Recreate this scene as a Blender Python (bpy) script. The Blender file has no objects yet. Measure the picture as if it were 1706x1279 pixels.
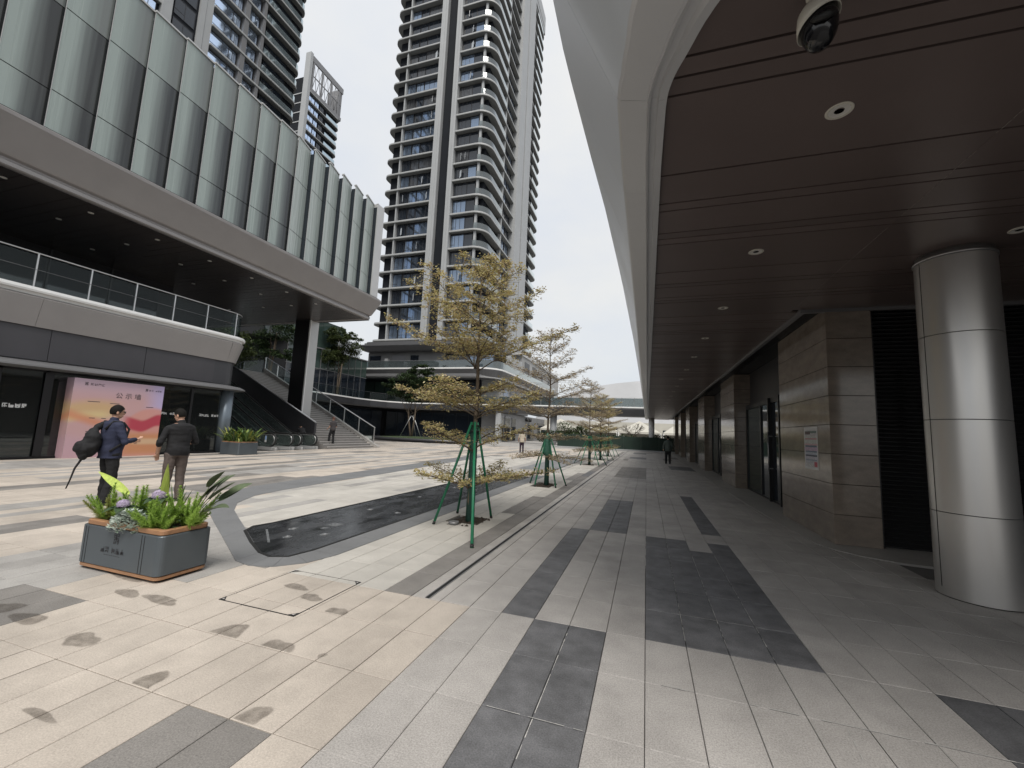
import bpy, bmesh, math, random
from mathutils import Vector, Matrix, noise as mnoise
random.seed(7)
SC = bpy.context.scene
COL = SC.collection
R = math.radians

# ------------------------------------------------------------------ camera
cam = bpy.data.cameras.new('camera'); camo = bpy.data.objects.new('camera', cam); COL.objects.link(camo)
cam.sensor_fit = 'HORIZONTAL'; cam.sensor_width = 36.0; cam.lens = 14.56
cam.clip_start = 0.05; cam.clip_end = 3000
camo.matrix_world = Matrix(((0.9508843,-0.0061161,0.3094862,0.0000),(0.3064510,-0.1224436,-0.9439785,0.0000),(0.0436681,0.9924566,-0.1145554,1.6000),(0,0,0,1)))
SC.camera = camo

# ------------------------------------------------------------------ sky and sun (bright overcast)
SUN_AZ, SUN_EL = R(155), R(57)          # azimuth from +Y towards +X
w = bpy.data.worlds.new('World'); SC.world = w; w.use_nodes = True
nt = w.node_tree; N = nt.nodes; Lk = nt.links
for n in list(N): N.remove(n)
out = N.new('ShaderNodeOutputWorld'); bg = N.new('ShaderNodeBackground'); bg.inputs['Strength'].default_value = 0.1
sky = N.new('ShaderNodeTexSky'); sky.sky_type = 'NISHITA'; sky.sun_disc = False
sky.sun_elevation = SUN_EL; sky.sun_rotation = SUN_AZ; sky.air_density = 1.2; sky.dust_density = 3.0
tc = N.new('ShaderNodeTexCoord')
mp = N.new('ShaderNodeMapping'); mp.inputs['Scale'].default_value = (1.0, 1.0, 1.9)
n1 = N.new('ShaderNodeTexNoise'); n1.inputs['Scale'].default_value = 2.3; n1.inputs['Detail'].default_value = 5; n1.inputs['Roughness'].default_value = 0.52
rmp = N.new('ShaderNodeValToRGB')
rmp.color_ramp.elements[0].position = 0.34; rmp.color_ramp.elements[0].color = (5.1, 5.35, 5.75, 1)
rmp.color_ramp.elements[1].position = 0.66; rmp.color_ramp.elements[1].color = (6.0, 5.95, 5.75, 1)
sep = N.new('ShaderNodeSeparateXYZ')
zen = N.new('ShaderNodeMapRange'); zen.inputs[1].default_value = 0.0; zen.inputs[2].default_value = 1.0
zen.inputs[3].default_value = 0.97; zen.inputs[4].default_value = 1.15
mulz = N.new('ShaderNodeVectorMath'); mulz.operation = 'SCALE'
mixs = N.new('ShaderNodeMix'); mixs.data_type = 'RGBA'; mixs.inputs[0].default_value = 0.86
Lk.new(tc.outputs['Generated'], mp.inputs[0]); Lk.new(mp.outputs[0], n1.inputs['Vector'])
Lk.new(n1.outputs['Fac'], rmp.inputs[0]); Lk.new(tc.outputs['Generated'], sep.inputs[0]); Lk.new(sep.outputs[2], zen.inputs[0])
Lk.new(rmp.outputs[0], mulz.inputs[0]); Lk.new(zen.outputs[0], mulz.inputs['Scale'])
Lk.new(sky.outputs[0], mixs.inputs[6]); Lk.new(mulz.outputs[0], mixs.inputs[7])
Lk.new(mixs.outputs[2], bg.inputs['Color']); Lk.new(bg.outputs[0], out.inputs['Surface'])

sun = bpy.data.lights.new('sun', 'SUN'); sun.energy = 2.3; sun.angle = R(32); sun.color = (1.0, 0.96, 0.9)
suno = bpy.data.objects.new('sun', sun); COL.objects.link(suno)
sd = Vector((math.sin(SUN_AZ) * math.cos(SUN_EL), math.cos(SUN_AZ) * math.cos(SUN_EL), math.sin(SUN_EL)))
suno.rotation_euler = sd.to_track_quat('Z', 'Y').to_euler()
suno.location = (0, 0, 60)

SC.view_settings.view_transform = 'Standard'; SC.view_settings.look = 'None'
SC.view_settings.exposure = 0.58; SC.view_settings.gamma = 1.0; SC.view_settings.use_curve_mapping = False
SC.render.engine = 'CYCLES'
SC.cycles.max_bounces = 8; SC.cycles.transparent_max_bounces = 16

# ------------------------------------------------------------------ helpers
class MB:
    """mesh builder: collects shapes, links them as one mesh object"""
    sharp = 0
    def __init__(s): s.v = []; s.f = []; s.m = []; s.sm = []
    def add(s, vs, fs, mi=0, smooth=False):
        b = len(s.v); s.v.extend([tuple(v) for v in vs])
        for f in fs: s.f.append([b + i for i in f]); s.m.append(mi); s.sm.append(smooth)
    def box(s, x0, x1, y0, y1, z0, z1, mi=0):
        vs = [(x0,y0,z0),(x1,y0,z0),(x1,y1,z0),(x0,y1,z0),(x0,y0,z1),(x1,y0,z1),(x1,y1,z1),(x0,y1,z1)]
        s.add(vs, [(0,3,2,1),(4,5,6,7),(0,1,5,4),(1,2,6,5),(2,3,7,6),(3,0,4,7)], mi)
    def bbox(s, x0, x1, y0, y1, z0, z1, b=0.01, mi=0):
        """box with chamfered vertical and top edges"""
        def ring(z, i): return [(x0+i+b,y0+i,z),(x1-i-b,y0+i,z),(x1-i,y0+i+b,z),(x1-i,y1-i-b,z),(x1-i-b,y1-i,z),(x0+i+b,y1-i,z),(x0+i,y1-i-b,z),(x0+i,y0+i+b,z)]
        s.rings([ring(z0,0), ring(z1-b,0), ring(z1,b)], mi, cap=True, smooth=False)
    def rings(s, rs, mi=0, cap=True, smooth=True, closed=True):
        b = len(s.v); n = len(rs[0])
        for r in rs: s.v.extend([tuple(p) for p in r])
        for i in range(len(rs)-1):
            for j in range(n if closed else n-1):
                k = (j+1) % n
                s.f.append([b+i*n+j, b+i*n+k, b+(i+1)*n+k, b+(i+1)*n+j]); s.m.append(mi); s.sm.append(smooth)
        if cap:
            s.f.append([b+j for j in reversed(range(n))]); s.m.append(mi); s.sm.append(False)
            e = b+(len(rs)-1)*n
            s.f.append([e+j for j in range(n)]); s.m.append(mi); s.sm.append(False)
    def tube(s, pts, rad, n=8, mi=0, cap=True, smooth=True):
        pts = [Vector(p) for p in pts]
        if not hasattr(rad, '__len__'): rad = [rad]*len(pts)
        rs = []; prev = None
        for i, p in enumerate(pts):
            t = (pts[min(i+1,len(pts)-1)] - pts[max(i-1,0)])
            t = t.normalized() if t.length > 1e-9 else Vector((0,0,1))
            if prev is None:
                u = t.cross(Vector((0,0,1)) if abs(t.z) < 0.9 else Vector((1,0,0))).normalized()
            else:
                u = (prev - t*prev.dot(t)); u = u.normalized() if u.length > 1e-6 else t.orthogonal().normalized()
            prev = u; w_ = t.cross(u)
            rs.append([p + (u*math.cos(2*math.pi*k/n) + w_*math.sin(2*math.pi*k/n))*rad[i] for k in range(n)])
        s.rings(rs, mi, cap, smooth)
    def lathe(s, prof, cx=0, cy=0, n=24, mi=0, smooth=True, cap=True):
        s.rings([[(cx+r*math.cos(2*math.pi*k/n), cy+r*math.sin(2*math.pi*k/n), z) for k in range(n)] for r, z in prof], mi, cap, smooth)
    def prism(s, poly, z0, z1, mi=0, inset0=0.0):
        n = len(poly); b = len(s.v)
        s.v.extend([(p[0],p[1],z0) for p in poly]); s.v.extend([(p[0],p[1],z1) for p in poly])
        s.f.append(list(range(b+n-1, b-1, -1))); s.m.append(mi); s.sm.append(False)
        s.f.append(list(range(b+n, b+2*n))); s.m.append(mi); s.sm.append(False)
        for j in range(n):
            k = (j+1) % n; s.f.append([b+j,b+k,b+n+k,b+n+j]); s.m.append(mi); s.sm.append(False)
    def sweep(s, path, prof, mi=0, smooth=False, closed_prof=True, cap=True):
        """extrude profile [(offset to the right of travel, z)] along an xy path"""
        rs = []
        for i, p in enumerate(path):
            p = Vector((p[0],p[1],0)); a = Vector((*path[max(i-1,0)][:2],0)); c = Vector((*path[min(i+1,len(path)-1)][:2],0))
            d1 = (p-a).normalized() if (p-a).length>1e-9 else None; d2 = (c-p).normalized() if (c-p).length>1e-9 else None
            t = (d1 or d2) if (d1 is None or d2 is None) else (d1+d2).normalized()
            rt = Vector((t.y,-t.x,0)); k = 1.0
            if d1 is not None and d2 is not None: k = 1/max(0.35, t.dot(d1))
            rs.append([(p.x+rt.x*o*k, p.y+rt.y*o*k, z) for o, z in prof])
        s.rings(rs, mi, cap and closed_prof, smooth, closed=closed_prof)
    def mesh(s, name, mats):
        me = bpy.data.meshes.new(name); me.from_pydata(s.v, [], s.f)
        for m in (mats if isinstance(mats, (list,tuple)) else [mats]): me.materials.append(m)
        me.polygons.foreach_set('material_index', s.m); me.polygons.foreach_set('use_smooth', s.sm)
        me.update()
        if s.sharp: me.set_sharp_from_angle(angle=R(s.sharp))
        return me
    def build(s, name, mats, parent=None, **kw): return link(name, s.mesh(name, mats), parent, **kw)

def link(name, data, parent=None, loc=None, rot=None, scale=None, kind=None, label=None):
    o = bpy.data.objects.new(name, data); COL.objects.link(o)
    if loc is not None: o.location = loc
    if rot is not None: o.rotation_euler = rot
    if scale is not None: o.scale = scale
    if parent is not None: setpar(o, parent)
    if kind: o['kind'] = kind
    if label: o['label'] = label
    return o
def wmat(o):
    m = o.matrix_basis.copy()
    return wmat(o.parent) @ o.matrix_parent_inverse @ m if o.parent else m
def setpar(o, p): o.parent = p; o.matrix_parent_inverse = wmat(p).inverted()
def tag(o, label, cat, group=None):
    o['label'] = label; o['category'] = cat
    if group: o['group'] = group
    return o
def thing(name, loc, label, cat, group=None, rz=0):
    o = bpy.data.objects.new(name, None); COL.objects.link(o); o.location = loc; o.rotation_euler = (0,0,rz); o.empty_display_size = 0.2
    return tag(o, label, cat, group)
def structure(o): o['kind'] = 'structure'; return o
def root_structure(name, loc=(0,0,0)):
    o = bpy.data.objects.new(name, None); COL.objects.link(o); o.location = loc; o['kind'] = 'structure'; return o
KIDS = {}
def copy_tree(root, loc, rz=0, scale=None, label=None):
    def rec(o, par):
        c = o.copy(); COL.objects.link(c)
        if par is not None: c.parent = par
        for ch in [x for x in ALLKIDS(o)]: rec(ch, c)
        return c
    c = rec(root, None); c.location = loc; c.rotation_euler = (0,0,rz)
    if scale: c.scale = (scale,)*3 if not hasattr(scale,'__len__') else scale
    if label: c['label'] = label
    return c
def ALLKIDS(o): return list(o.children)
def arc(cx, cy, r, a0, a1, n=8): return [(cx+r*math.cos(R(a0+(a1-a0)*i/n)), cy+r*math.sin(R(a0+(a1-a0)*i/n))) for i in range(n+1)]
def lerp(a, b, t): return a+(b-a)*t

# ------------------------------------------------------------------ materials
def nodes_of(m): return m.node_tree.nodes, m.node_tree.links
def mat(name, col, rough=0.6, metal=0.0, spec=0.5, var=0.0, scale=4.0, fine=0.0, fscale=120.0, bump=0.0, tile=0.0, grime=0.0, rvar=0.0, stretch=(1,1,1), tilesize=(0.3045,0.614), objvar=0.0):
    m = bpy.data.materials.new(name); m.use_nodes = True
    N, L = nodes_of(m); b = N['Principled BSDF']
    b.inputs['Roughness'].default_value = rough; b.inputs['Metallic'].default_value = metal
    b.inputs['Specular IOR Level'].default_value = spec
    col = tuple(col)+(1,)
    if not (var or fine or tile or grime or bump or rvar or objvar):
        b.inputs['Base Color'].default_value = col; return m
    geo = N.new('ShaderNodeNewGeometry')
    pos = geo.outputs['Position']
    if stretch != (1,1,1):
        mpn = N.new('ShaderNodeMapping'); mpn.inputs['Scale'].default_value = stretch; L.new(pos, mpn.inputs[0]); pos = mpn.outputs[0]
    fac = None
    def addf(sock, lo, hi, a=0.3, bb=0.7):
        nonlocal fac
        mr = N.new('ShaderNodeMapRange'); mr.inputs[1].default_value = a; mr.inputs[2].default_value = bb; mr.inputs[3].default_value = lo; mr.inputs[4].default_value = hi
        L.new(sock, mr.inputs[0])
        if fac is None: fac = mr.outputs[0]
        else:
            mu = N.new('ShaderNodeMath'); mu.operation = 'MULTIPLY'; L.new(fac, mu.inputs[0]); L.new(mr.outputs[0], mu.inputs[1]); fac = mu.outputs[0]
    nz = None
    if var or rvar:
        nz = N.new('ShaderNodeTexNoise'); nz.inputs['Scale'].default_value = scale; nz.inputs['Detail'].default_value = 6; nz.inputs['Roughness'].default_value = 0.6
        L.new(pos, nz.inputs['Vector']); 
        if var: addf(nz.outputs['Fac'], 1-var, 1+var)
    if fine:
        nf = N.new('ShaderNodeTexNoise'); nf.inputs['Scale'].default_value = fscale; nf.inputs['Detail'].default_value = 3; nf.inputs['Roughness'].default_value = 0.7
        L.new(pos, nf.inputs['Vector']); addf(nf.outputs['Fac'], 1-fine, 1+fine)
    if grime:
        ng = N.new('ShaderNodeTexNoise'); ng.inputs['Scale'].default_value = scale*0.23; ng.inputs['Detail'].default_value = 8; ng.inputs['Roughness'].default_value = 0.7
        L.new(pos, ng.inputs['Vector']); addf(ng.outputs['Fac'], 1-grime, 1.0, 0.36, 0.56)
    if objvar:
        oi = N.new('ShaderNodeObjectInfo'); addf(oi.outputs['Random'], 1-objvar, 1+objvar, 0, 1)
    if tile:
        sx = N.new('ShaderNodeVectorMath'); sx.operation = 'DIVIDE'; sx.inputs[1].default_value = (tilesize[0], tilesize[1], 100.0)
        of = N.new('ShaderNodeVectorMath'); of.operation = 'ADD'; of.inputs[1].default_value = (0.0, -1.86, 50.0)
        fl = N.new('ShaderNodeVectorMath'); fl.operation = 'FLOOR'
        wn = N.new('ShaderNodeTexWhiteNoise'); wn.noise_dimensions = '3D'
        L.new(geo.outputs['Position'], of.inputs[0]); L.new(of.outputs[0], sx.inputs[0]); L.new(sx.outputs[0], fl.inputs[0]); L.new(fl.outputs[0], wn.inputs['Vector'])
        addf(wn.outputs['Value'], 1-tile, 1+tile, 0, 1)
    if fac is not None:
        mx = N.new('ShaderNodeVectorMath'); mx.operation = 'SCALE'; mx.inputs[0].default_value = col[:3]
        L.new(fac, mx.inputs['Scale']); L.new(mx.outputs[0], b.inputs['Base Color'])
    else: b.inputs['Base Color'].default_value = col
    if rvar:
        mr = N.new('ShaderNodeMapRange'); mr.inputs[1].default_value = 0.3; mr.inputs[2].default_value = 0.7
        mr.inputs[3].default_value = max(0.02, rough-rvar); mr.inputs[4].default_value = min(1, rough+rvar)
        L.new(nz.outputs['Fac'], mr.inputs[0]); L.new(mr.outputs[0], b.inputs['Roughness'])
    if bump:
        nb = N.new('ShaderNodeTexNoise'); nb.inputs['Scale'].default_value = fscale; nb.inputs['Detail'].default_value = 2
        L.new(pos, nb.inputs['Vector'])
        bp = N.new('ShaderNodeBump'); bp.inputs['Strength'].default_value = bump; bp.inputs['Distance'].default_value = 0.01
        L.new(nb.outputs['Fac'], bp.inputs['Height']); L.new(bp.outputs[0], b.inputs['Normal'])
    return m
def glass(name, tint, trans=0.7, rough=0.02, refl=1.0, body=0.12):
    """thin pane: lets part of the light straight through, reflects by Fresnel"""
    m = bpy.data.materials.new(name); m.use_nodes = True; N, L = nodes_of(m)
    for n in list(N): N.remove(n)
    o = N.new('ShaderNodeOutputMaterial'); tr = N.new('ShaderNodeBsdfTransparent'); tr.inputs[0].default_value = tuple(tint)+(1,)
    df = N.new('ShaderNodeBsdfPrincipled'); df.inputs['Base Color'].default_value = tuple(t*body for t in tint)+(1,); df.inputs['Roughness'].default_value = rough; 
    mx = N.new('ShaderNodeMixShader'); mx.inputs[0].default_value = 1-trans
    gl = N.new('ShaderNodeBsdfGlossy'); gl.inputs['Roughness'].default_value = rough; gl.inputs[0].default_value = (0.9,0.95,0.95,1)
    ge = N.new('ShaderNodeNewGeometry'); dt = N.new('ShaderNodeVectorMath'); dt.operation = 'DOT_PRODUCT'; L.new(ge.outputs['Normal'], dt.inputs[0]); L.new(ge.outputs['Incoming'], dt.inputs[1])
    ab = N.new('ShaderNodeMath'); ab.operation = 'ABSOLUTE'; L.new(dt.outputs['Value'], ab.inputs[0])
    om = N.new('ShaderNodeMath'); om.operation = 'SUBTRACT'; om.inputs[0].default_value = 1.0; L.new(ab.outputs[0], om.inputs[1])
    pw = N.new('ShaderNodeMath'); pw.operation = 'POWER'; pw.inputs[1].default_value = 5.0; L.new(om.outputs[0], pw.inputs[0])
    fr = N.new('ShaderNodeMath'); fr.operation = 'MULTIPLY_ADD'; fr.inputs[1].default_value = .96; fr.inputs[2].default_value = .04; L.new(pw.outputs[0], fr.inputs[0])
    mu = N.new('ShaderNodeMath'); mu.operation = 'MULTIPLY'; mu.inputs[1].default_value = refl; mu.use_clamp = True
    m2 = N.new('ShaderNodeMixShader')
    L.new(tr.outputs[0], mx.inputs[1]); L.new(df.outputs[0], mx.inputs[2])
    L.new(fr.outputs[0], mu.inputs[0]); L.new(mu.outputs[0], m2.inputs[0]); L.new(mx.outputs[0], m2.inputs[1]); L.new(gl.outputs[0], m2.inputs[2])
    L.new(m2.outputs[0], o.inputs['Surface']); return m
def leafmat(name, cols, rough=0.55, trans=0.35, spec=0.3):
    m = bpy.data.materials.new(name); m.use_nodes = True; N, L = nodes_of(m); b = N['Principled BSDF']
    geo = N.new('ShaderNodeNewGeometry'); rp = N.new('ShaderNodeValToRGB'); cr = rp.color_ramp
    while len(cr.elements) < len(cols): cr.elements.new(0.5)
    for i, c in enumerate(cols): cr.elements[i].position = i/(len(cols)-1); cr.elements[i].color = tuple(c)+(1,)
    L.new(geo.outputs['Random Per Island'], rp.inputs[0]); L.new(rp.outputs[0], b.inputs['Base Color'])
    b.inputs['Roughness'].default_value = rough; b.inputs['Specular IOR Level'].default_value = spec
    if trans:
        tl = N.new('ShaderNodeBsdfTranslucent'); L.new(rp.outputs[0], tl.inputs[0])
        mx = N.new('ShaderNodeMixShader'); mx.inputs[0].default_value = trans
        L.new(b.outputs[0], mx.inputs[1]); L.new(tl.outputs[0], mx.inputs[2]); L.new(mx.outputs[0], N['Material Output'].inputs['Surface'])
    return m

M = {}
M['grout'] = mat('grout', (0.06,0.056,0.052), 0.95, var=0.25, scale=3)
M['grout_fine'] = mat('grout_fine', (0.13,0.125,0.12), 0.95, var=0.25, scale=3)
M['cream'] = mat('cream_granite', (0.455,0.405,0.352), 0.75, spec=0.3, var=0.09, scale=2.5, fine=0.2, fscale=110, bump=0.12, tile=0.07, grime=0.22)
M['white'] = mat('pale_granite', (0.44,0.42,0.385), 0.75, spec=0.3, var=0.07, scale=2.0, fine=0.14, fscale=110, tile=0.06, grime=0.2)
M['light'] = mat('light_grey_granite', (0.32,0.308,0.292), 0.75, spec=0.3, var=0.12, scale=2.5, fine=0.24, fscale=110, bump=0.12, tile=0.07, grime=0.2)
M['grey'] = mat('grey_granite', (0.37,0.35,0.33), 0.7, spec=0.35, var=0.13, scale=2.2, fine=0.3, fscale=110, bump=0.15, tile=0.06, grime=0.2)
M['mid'] = mat('mid_grey_granite', (0.205,0.193,0.18), 0.72, spec=0.35, var=0.14, scale=2.5, fine=0.3, fscale=110, bump=0.15, tile=0.08, grime=0.2)
M['dark'] = mat('charcoal_granite', (0.125,0.125,0.13), 0.62, spec=0.4, var=0.3, scale=5.0, fine=0.34, fscale=110, bump=0.15, tile=0.1, grime=0.25)
M['metal_light'] = mat('light_aluminium_panel', (0.46,0.46,0.455), 0.42, 0.35, var=0.04, scale=1.2)
M['metal_warm'] = mat('warm_grey_aluminium_panel', (0.30,0.285,0.28), 0.42, 0.3, var=0.05, scale=1.0)
M['metal_grey'] = mat('grey_aluminium_panel', (0.20,0.20,0.205), 0.42, 0.3, var=0.06, scale=1.0)
M['metal_dark'] = mat('dark_grey_aluminium', (0.055,0.055,0.06), 0.38, 0.4, var=0.08, scale=1.2)
M['metal_mid'] = mat('mid_grey_fascia', (0.105,0.105,0.108), 0.42, 0.25, var=0.06, scale=1.0)
M['metal_black'] = mat('black_frame_metal', (0.018,0.018,0.02), 0.35, 0.3)
M['steel'] = mat('brushed_steel', (0.66,0.645,0.625), 0.34, 0.8, var=0.05, scale=3.0, rvar=0.06, stretch=(1,1,0.15))
M['rail_steel'] = mat('satin_rail_steel', (0.5,0.5,0.5), 0.3, 0.8)
M['white_trim'] = mat('white_slab_edge', (0.72,0.72,0.71), 0.5, var=0.05, scale=1)
M['canopy'] = mat('silver_canopy_panel', (0.62,0.625,0.635), 0.36, 0.2, var=0.04, scale=0.9, rvar=0.05)
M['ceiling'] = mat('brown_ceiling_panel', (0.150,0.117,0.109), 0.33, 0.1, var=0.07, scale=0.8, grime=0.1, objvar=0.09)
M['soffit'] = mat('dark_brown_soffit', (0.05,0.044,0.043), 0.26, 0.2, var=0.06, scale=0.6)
M['void'] = mat('shadow_gap', (0.008,0.008,0.008), 0.9)
M['stone'] = mat('polished_brown_stone', (0.215,0.18,0.148), 0.12, 0.0, 0.6, var=0.2, scale=3.0, fine=0.18, fscale=60, tile=0.08, tilesize=(9.0,1.35), stretch=(1,1,2.2))
M['render'] = mat('grey_rendered_wall', (0.33,0.33,0.325), 0.7, var=0.07, scale=0.8, grime=0.12)
M['concrete'] = mat('pilaster_panel', (0.35,0.36,0.365), 0.5, 0.1, var=0.05, scale=0.4)
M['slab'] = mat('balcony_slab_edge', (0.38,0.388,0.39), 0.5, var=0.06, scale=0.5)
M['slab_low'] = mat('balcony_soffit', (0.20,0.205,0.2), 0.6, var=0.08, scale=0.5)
M['tower_dark'] = mat('tower_dark_cladding', (0.012,0.014,0.018), 0.75, 0.0, 0.15, var=0.15, scale=0.3)
M['glass_dark'] = mat('dark_window_glass', (0.016,0.021,0.029), 0.04, 0.0, 0.75, rvar=0.02, scale=0.5)
M['glass_blue'] = mat('blue_window_glass', (0.21,0.27,0.36), 0.04, 0.7, 1.0)
M['glass_curtain'] = mat('curtained_window_glass', (0.055,0.058,0.063), 0.08, 0.0, 0.6, var=0.6, scale=2.0, stretch=(4,4,0.3))
M['glass_sky_glare'] = mat('sky_glare_glass', (0.66,0.70,0.74), 0.25, 0.0, 1.0)  # near-white base colour stands in for sky reflected in the panes
M['glass_green'] = mat('green_curtain_wall_glass', (0.035,0.055,0.048), 0.05, 0.0, 0.8, var=0.3, scale=0.4)
M['glass_balcony'] = glass('balcony_glass', (0.62,0.72,0.74), 0.45, 0.03, 2.2)
M['glass_rail'] = glass('rail_glass', (0.84,0.89,0.89), 0.985, 0.02, 0.28)
M['glass_shop'] = glass('shopfront_glass', (0.50,0.54,0.54), 0.82, 0.02, 1.3)
M['wood'] = mat('brown_wood_rim', (0.30,0.16,0.085), 0.45, var=0.18, scale=6, stretch=(1,6,6))
M['planter'] = mat('slate_blue_planter_metal', (0.085,0.10,0.112), 0.42, 0.25, var=0.06, scale=3)
M['ink'] = mat('dark_print', (0.03,0.03,0.035), 0.5)
M['soil'] = mat('dark_soil', (0.035,0.026,0.018), 0.95, var=0.4, scale=30, bump=0.6, fscale=60)
M['bark'] = mat('grey_brown_bark', (0.115,0.088,0.062), 0.85, var=0.3, scale=20, bump=0.5, fscale=70)
M['green_pole'] = mat('green_stake_paint', (0.012,0.155,0.075), 0.4, var=0.15, scale=8)
M['green_wrap'] = mat('dark_green_wrap', (0.012,0.05,0.036), 0.7, var=0.3, scale=25, bump=0.4, fscale=50)
M['skin'] = mat('skin', (0.46,0.27,0.19), 0.5, var=0.06, scale=12)
M['hair'] = mat('black_hair', (0.010,0.009,0.008), 0.7, spec=0.12, var=0.3, scale=60, bump=0.5, fscale=160)
M['hair_red'] = mat('brown_hair', (0.09,0.035,0.025), 0.5, var=0.3, scale=60)
M['navy'] = mat('navy_cloth', (0.016,0.020,0.046), 0.85, var=0.15, scale=9, bump=0.25, fscale=90)
M['black_cloth'] = mat('black_cloth', (0.007,0.007,0.0085), 0.85, var=0.2, scale=9, bump=0.25, fscale=90)
M['trousers_brown'] = mat('brown_trousers', (0.085,0.066,0.058), 0.85, var=0.15, scale=9, bump=0.25, fscale=90)
M['charcoal_cloth'] = mat('charcoal_cloth', (0.045,0.04,0.042), 0.85, var=0.15, scale=9)
M['sage_cloth'] = mat('grey_green_cloth', (0.075,0.095,0.085), 0.85, var=0.15, scale=9)
M['pale_cloth'] = mat('pale_cloth', (0.42,0.37,0.30), 0.85, var=0.15, scale=9)
M['plum_cloth'] = mat('dark_plum_cloth', (0.03,0.018,0.03), 0.85)
M['rubber'] = mat('black_rubber', (0.012,0.012,0.012), 0.55)
M['plastic_white'] = mat('white_plastic', (0.66,0.63,0.55), 0.4, var=0.05, scale=10)
M['dome'] = mat('smoked_dome', (0.008,0.008,0.010), 0.10, 0.0, 0.6)
M['reflector'] = mat('lamp_reflector', (0.85,0.83,0.78), 0.3, 0.3)
M['paper'] = mat('white_paper', (0.68,0.67,0.65), 0.5)
M['tent'] = mat('cream_tent_fabric', (0.44,0.425,0.375), 0.7, var=0.05, scale=0.5)
M['roof_pale'] = mat('pale_shell_roof', (0.58,0.59,0.61), 0.45, 0.1, var=0.05, scale=0.2)
M['hoarding'] = mat('dark_green_hoarding', (0.006,0.021,0.013), 0.7, var=0.3, scale=1.5)
M['stain'] = None
M['pool_stone'] = mat('wet_black_pool_stone', (0.040,0.042,0.046), 0.24, 0.0, 0.6, var=0.5, scale=2.2, fine=0.3, fscale=14, rvar=0.16, grime=0.5, stretch=(1.6,.7,1))
M['pool_edge'] = mat('pool_border_granite', (0.165,0.168,0.172), 0.6, var=0.1, scale=2, fine=0.14, fscale=220, tile=0.0, grime=0.15)

# ------------------------------------------------------------------ ground and paving
GX, GY, GY0 = 0.3045, 0.614, 1.86
mb = MB(); mb.add([(-400,-200,-0.03),(400,-200,-0.03),(400,600,-0.03),(-400,600,-0.03)], [(0,1,2,3)])
structure(mb.build('ground', M['grout']))
mb = MB(); mb.add([(-1.52,-12,-0.0265),(14,-12,-0.0265),(14,62,-0.0265),(-1.52,62,-0.0265)], [(0,1,2,3)])
structure(mb.build('arcade_bedding', M['grout_fine']))
CAMI = camo.matrix_world.inverted()
def project(x, y, z=0.0):
    c = CAMI @ Vector((x,y,z))
    if c.z > -0.05: return None
    return (512+1024*0.40444*c.x/-c.z, 384-1024*0.40444*c.y/-c.z)
def hsh(*a):
    r = random.Random(hash(tuple(int(q) for q in a)) & 0xffffffff); return r.random()
def inpoly(x, y, P):
    c = False; j = len(P)-1
    for i in range(len(P)):
        if (P[i][1] > y) != (P[j][1] > y) and x < (P[j][0]-P[i][0])*(y-P[i][1])/(P[j][1]-P[i][1])+P[i][0]: c = not c
        j = i
    return c
POOL = [(-5.60,5.30),(-5.66,5.0),(-5.52,4.74),(-4.95,4.36),(-4.48,4.08),(-4.24,4.01),(-4.06,4.10),(-4.0,4.42),(-4.02,14.7),(-5.5,14.9)]
B_OUT = [(-3.58,15.5),(-3.60,12),(-3.60,9),(-3.60,6.5),(-3.60,5.2),(-3.61,4.4),(-3.70,4.02),(-3.92,3.76),(-4.18,3.68),(-4.45,3.74),(-5.46,4.36),(-6.4,4.93),(-7.32,5.50),(-8.05,6.1),(-8.71,6.84),(-9.10,7.8),(-9.30,9.4),(-9.49,12.4),(-9.8,16),(-10.16,20),(-10.6,25)]
B_IN =  [(-4.02,15.5),(-4.02,12),(-4.01,9),(-4.0,6.5),(-4.0,5.2),(-4.0,4.42),(-4.03,4.2),(-4.10,4.08),(-4.24,4.01),(-4.48,4.08),(-5.66,4.86),(-6.25,5.24),(-6.96,5.71),(-7.52,6.22),(-7.95,6.95),(-8.15,7.9),(-8.28,9.4),(-8.45,12.4),(-8.75,16),(-9.1,20),(-9.55,25)]
def run_colour(ix, y):
    """plaza strips: each 0.3 m column is cut into runs of one colour"""
    p = 0.0; i = 0; col = 0
    L0 = 1.2 + 3.0*hsh(ix, 99)
    y += 30
    seg = int(y/ (2.4+2.6*hsh(ix//2, 5)))
    h = hsh(ix//2, seg, 3); h2 = hsh(ix, seg, 8)
    if h < 0.46: return 'cream'
    if h < 0.66: return 'light'
    if h < 0.84: return 'mid' if h2 < 0.75 else 'cream'
    return 'light' if h2 < .6 else 'cream'
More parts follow.
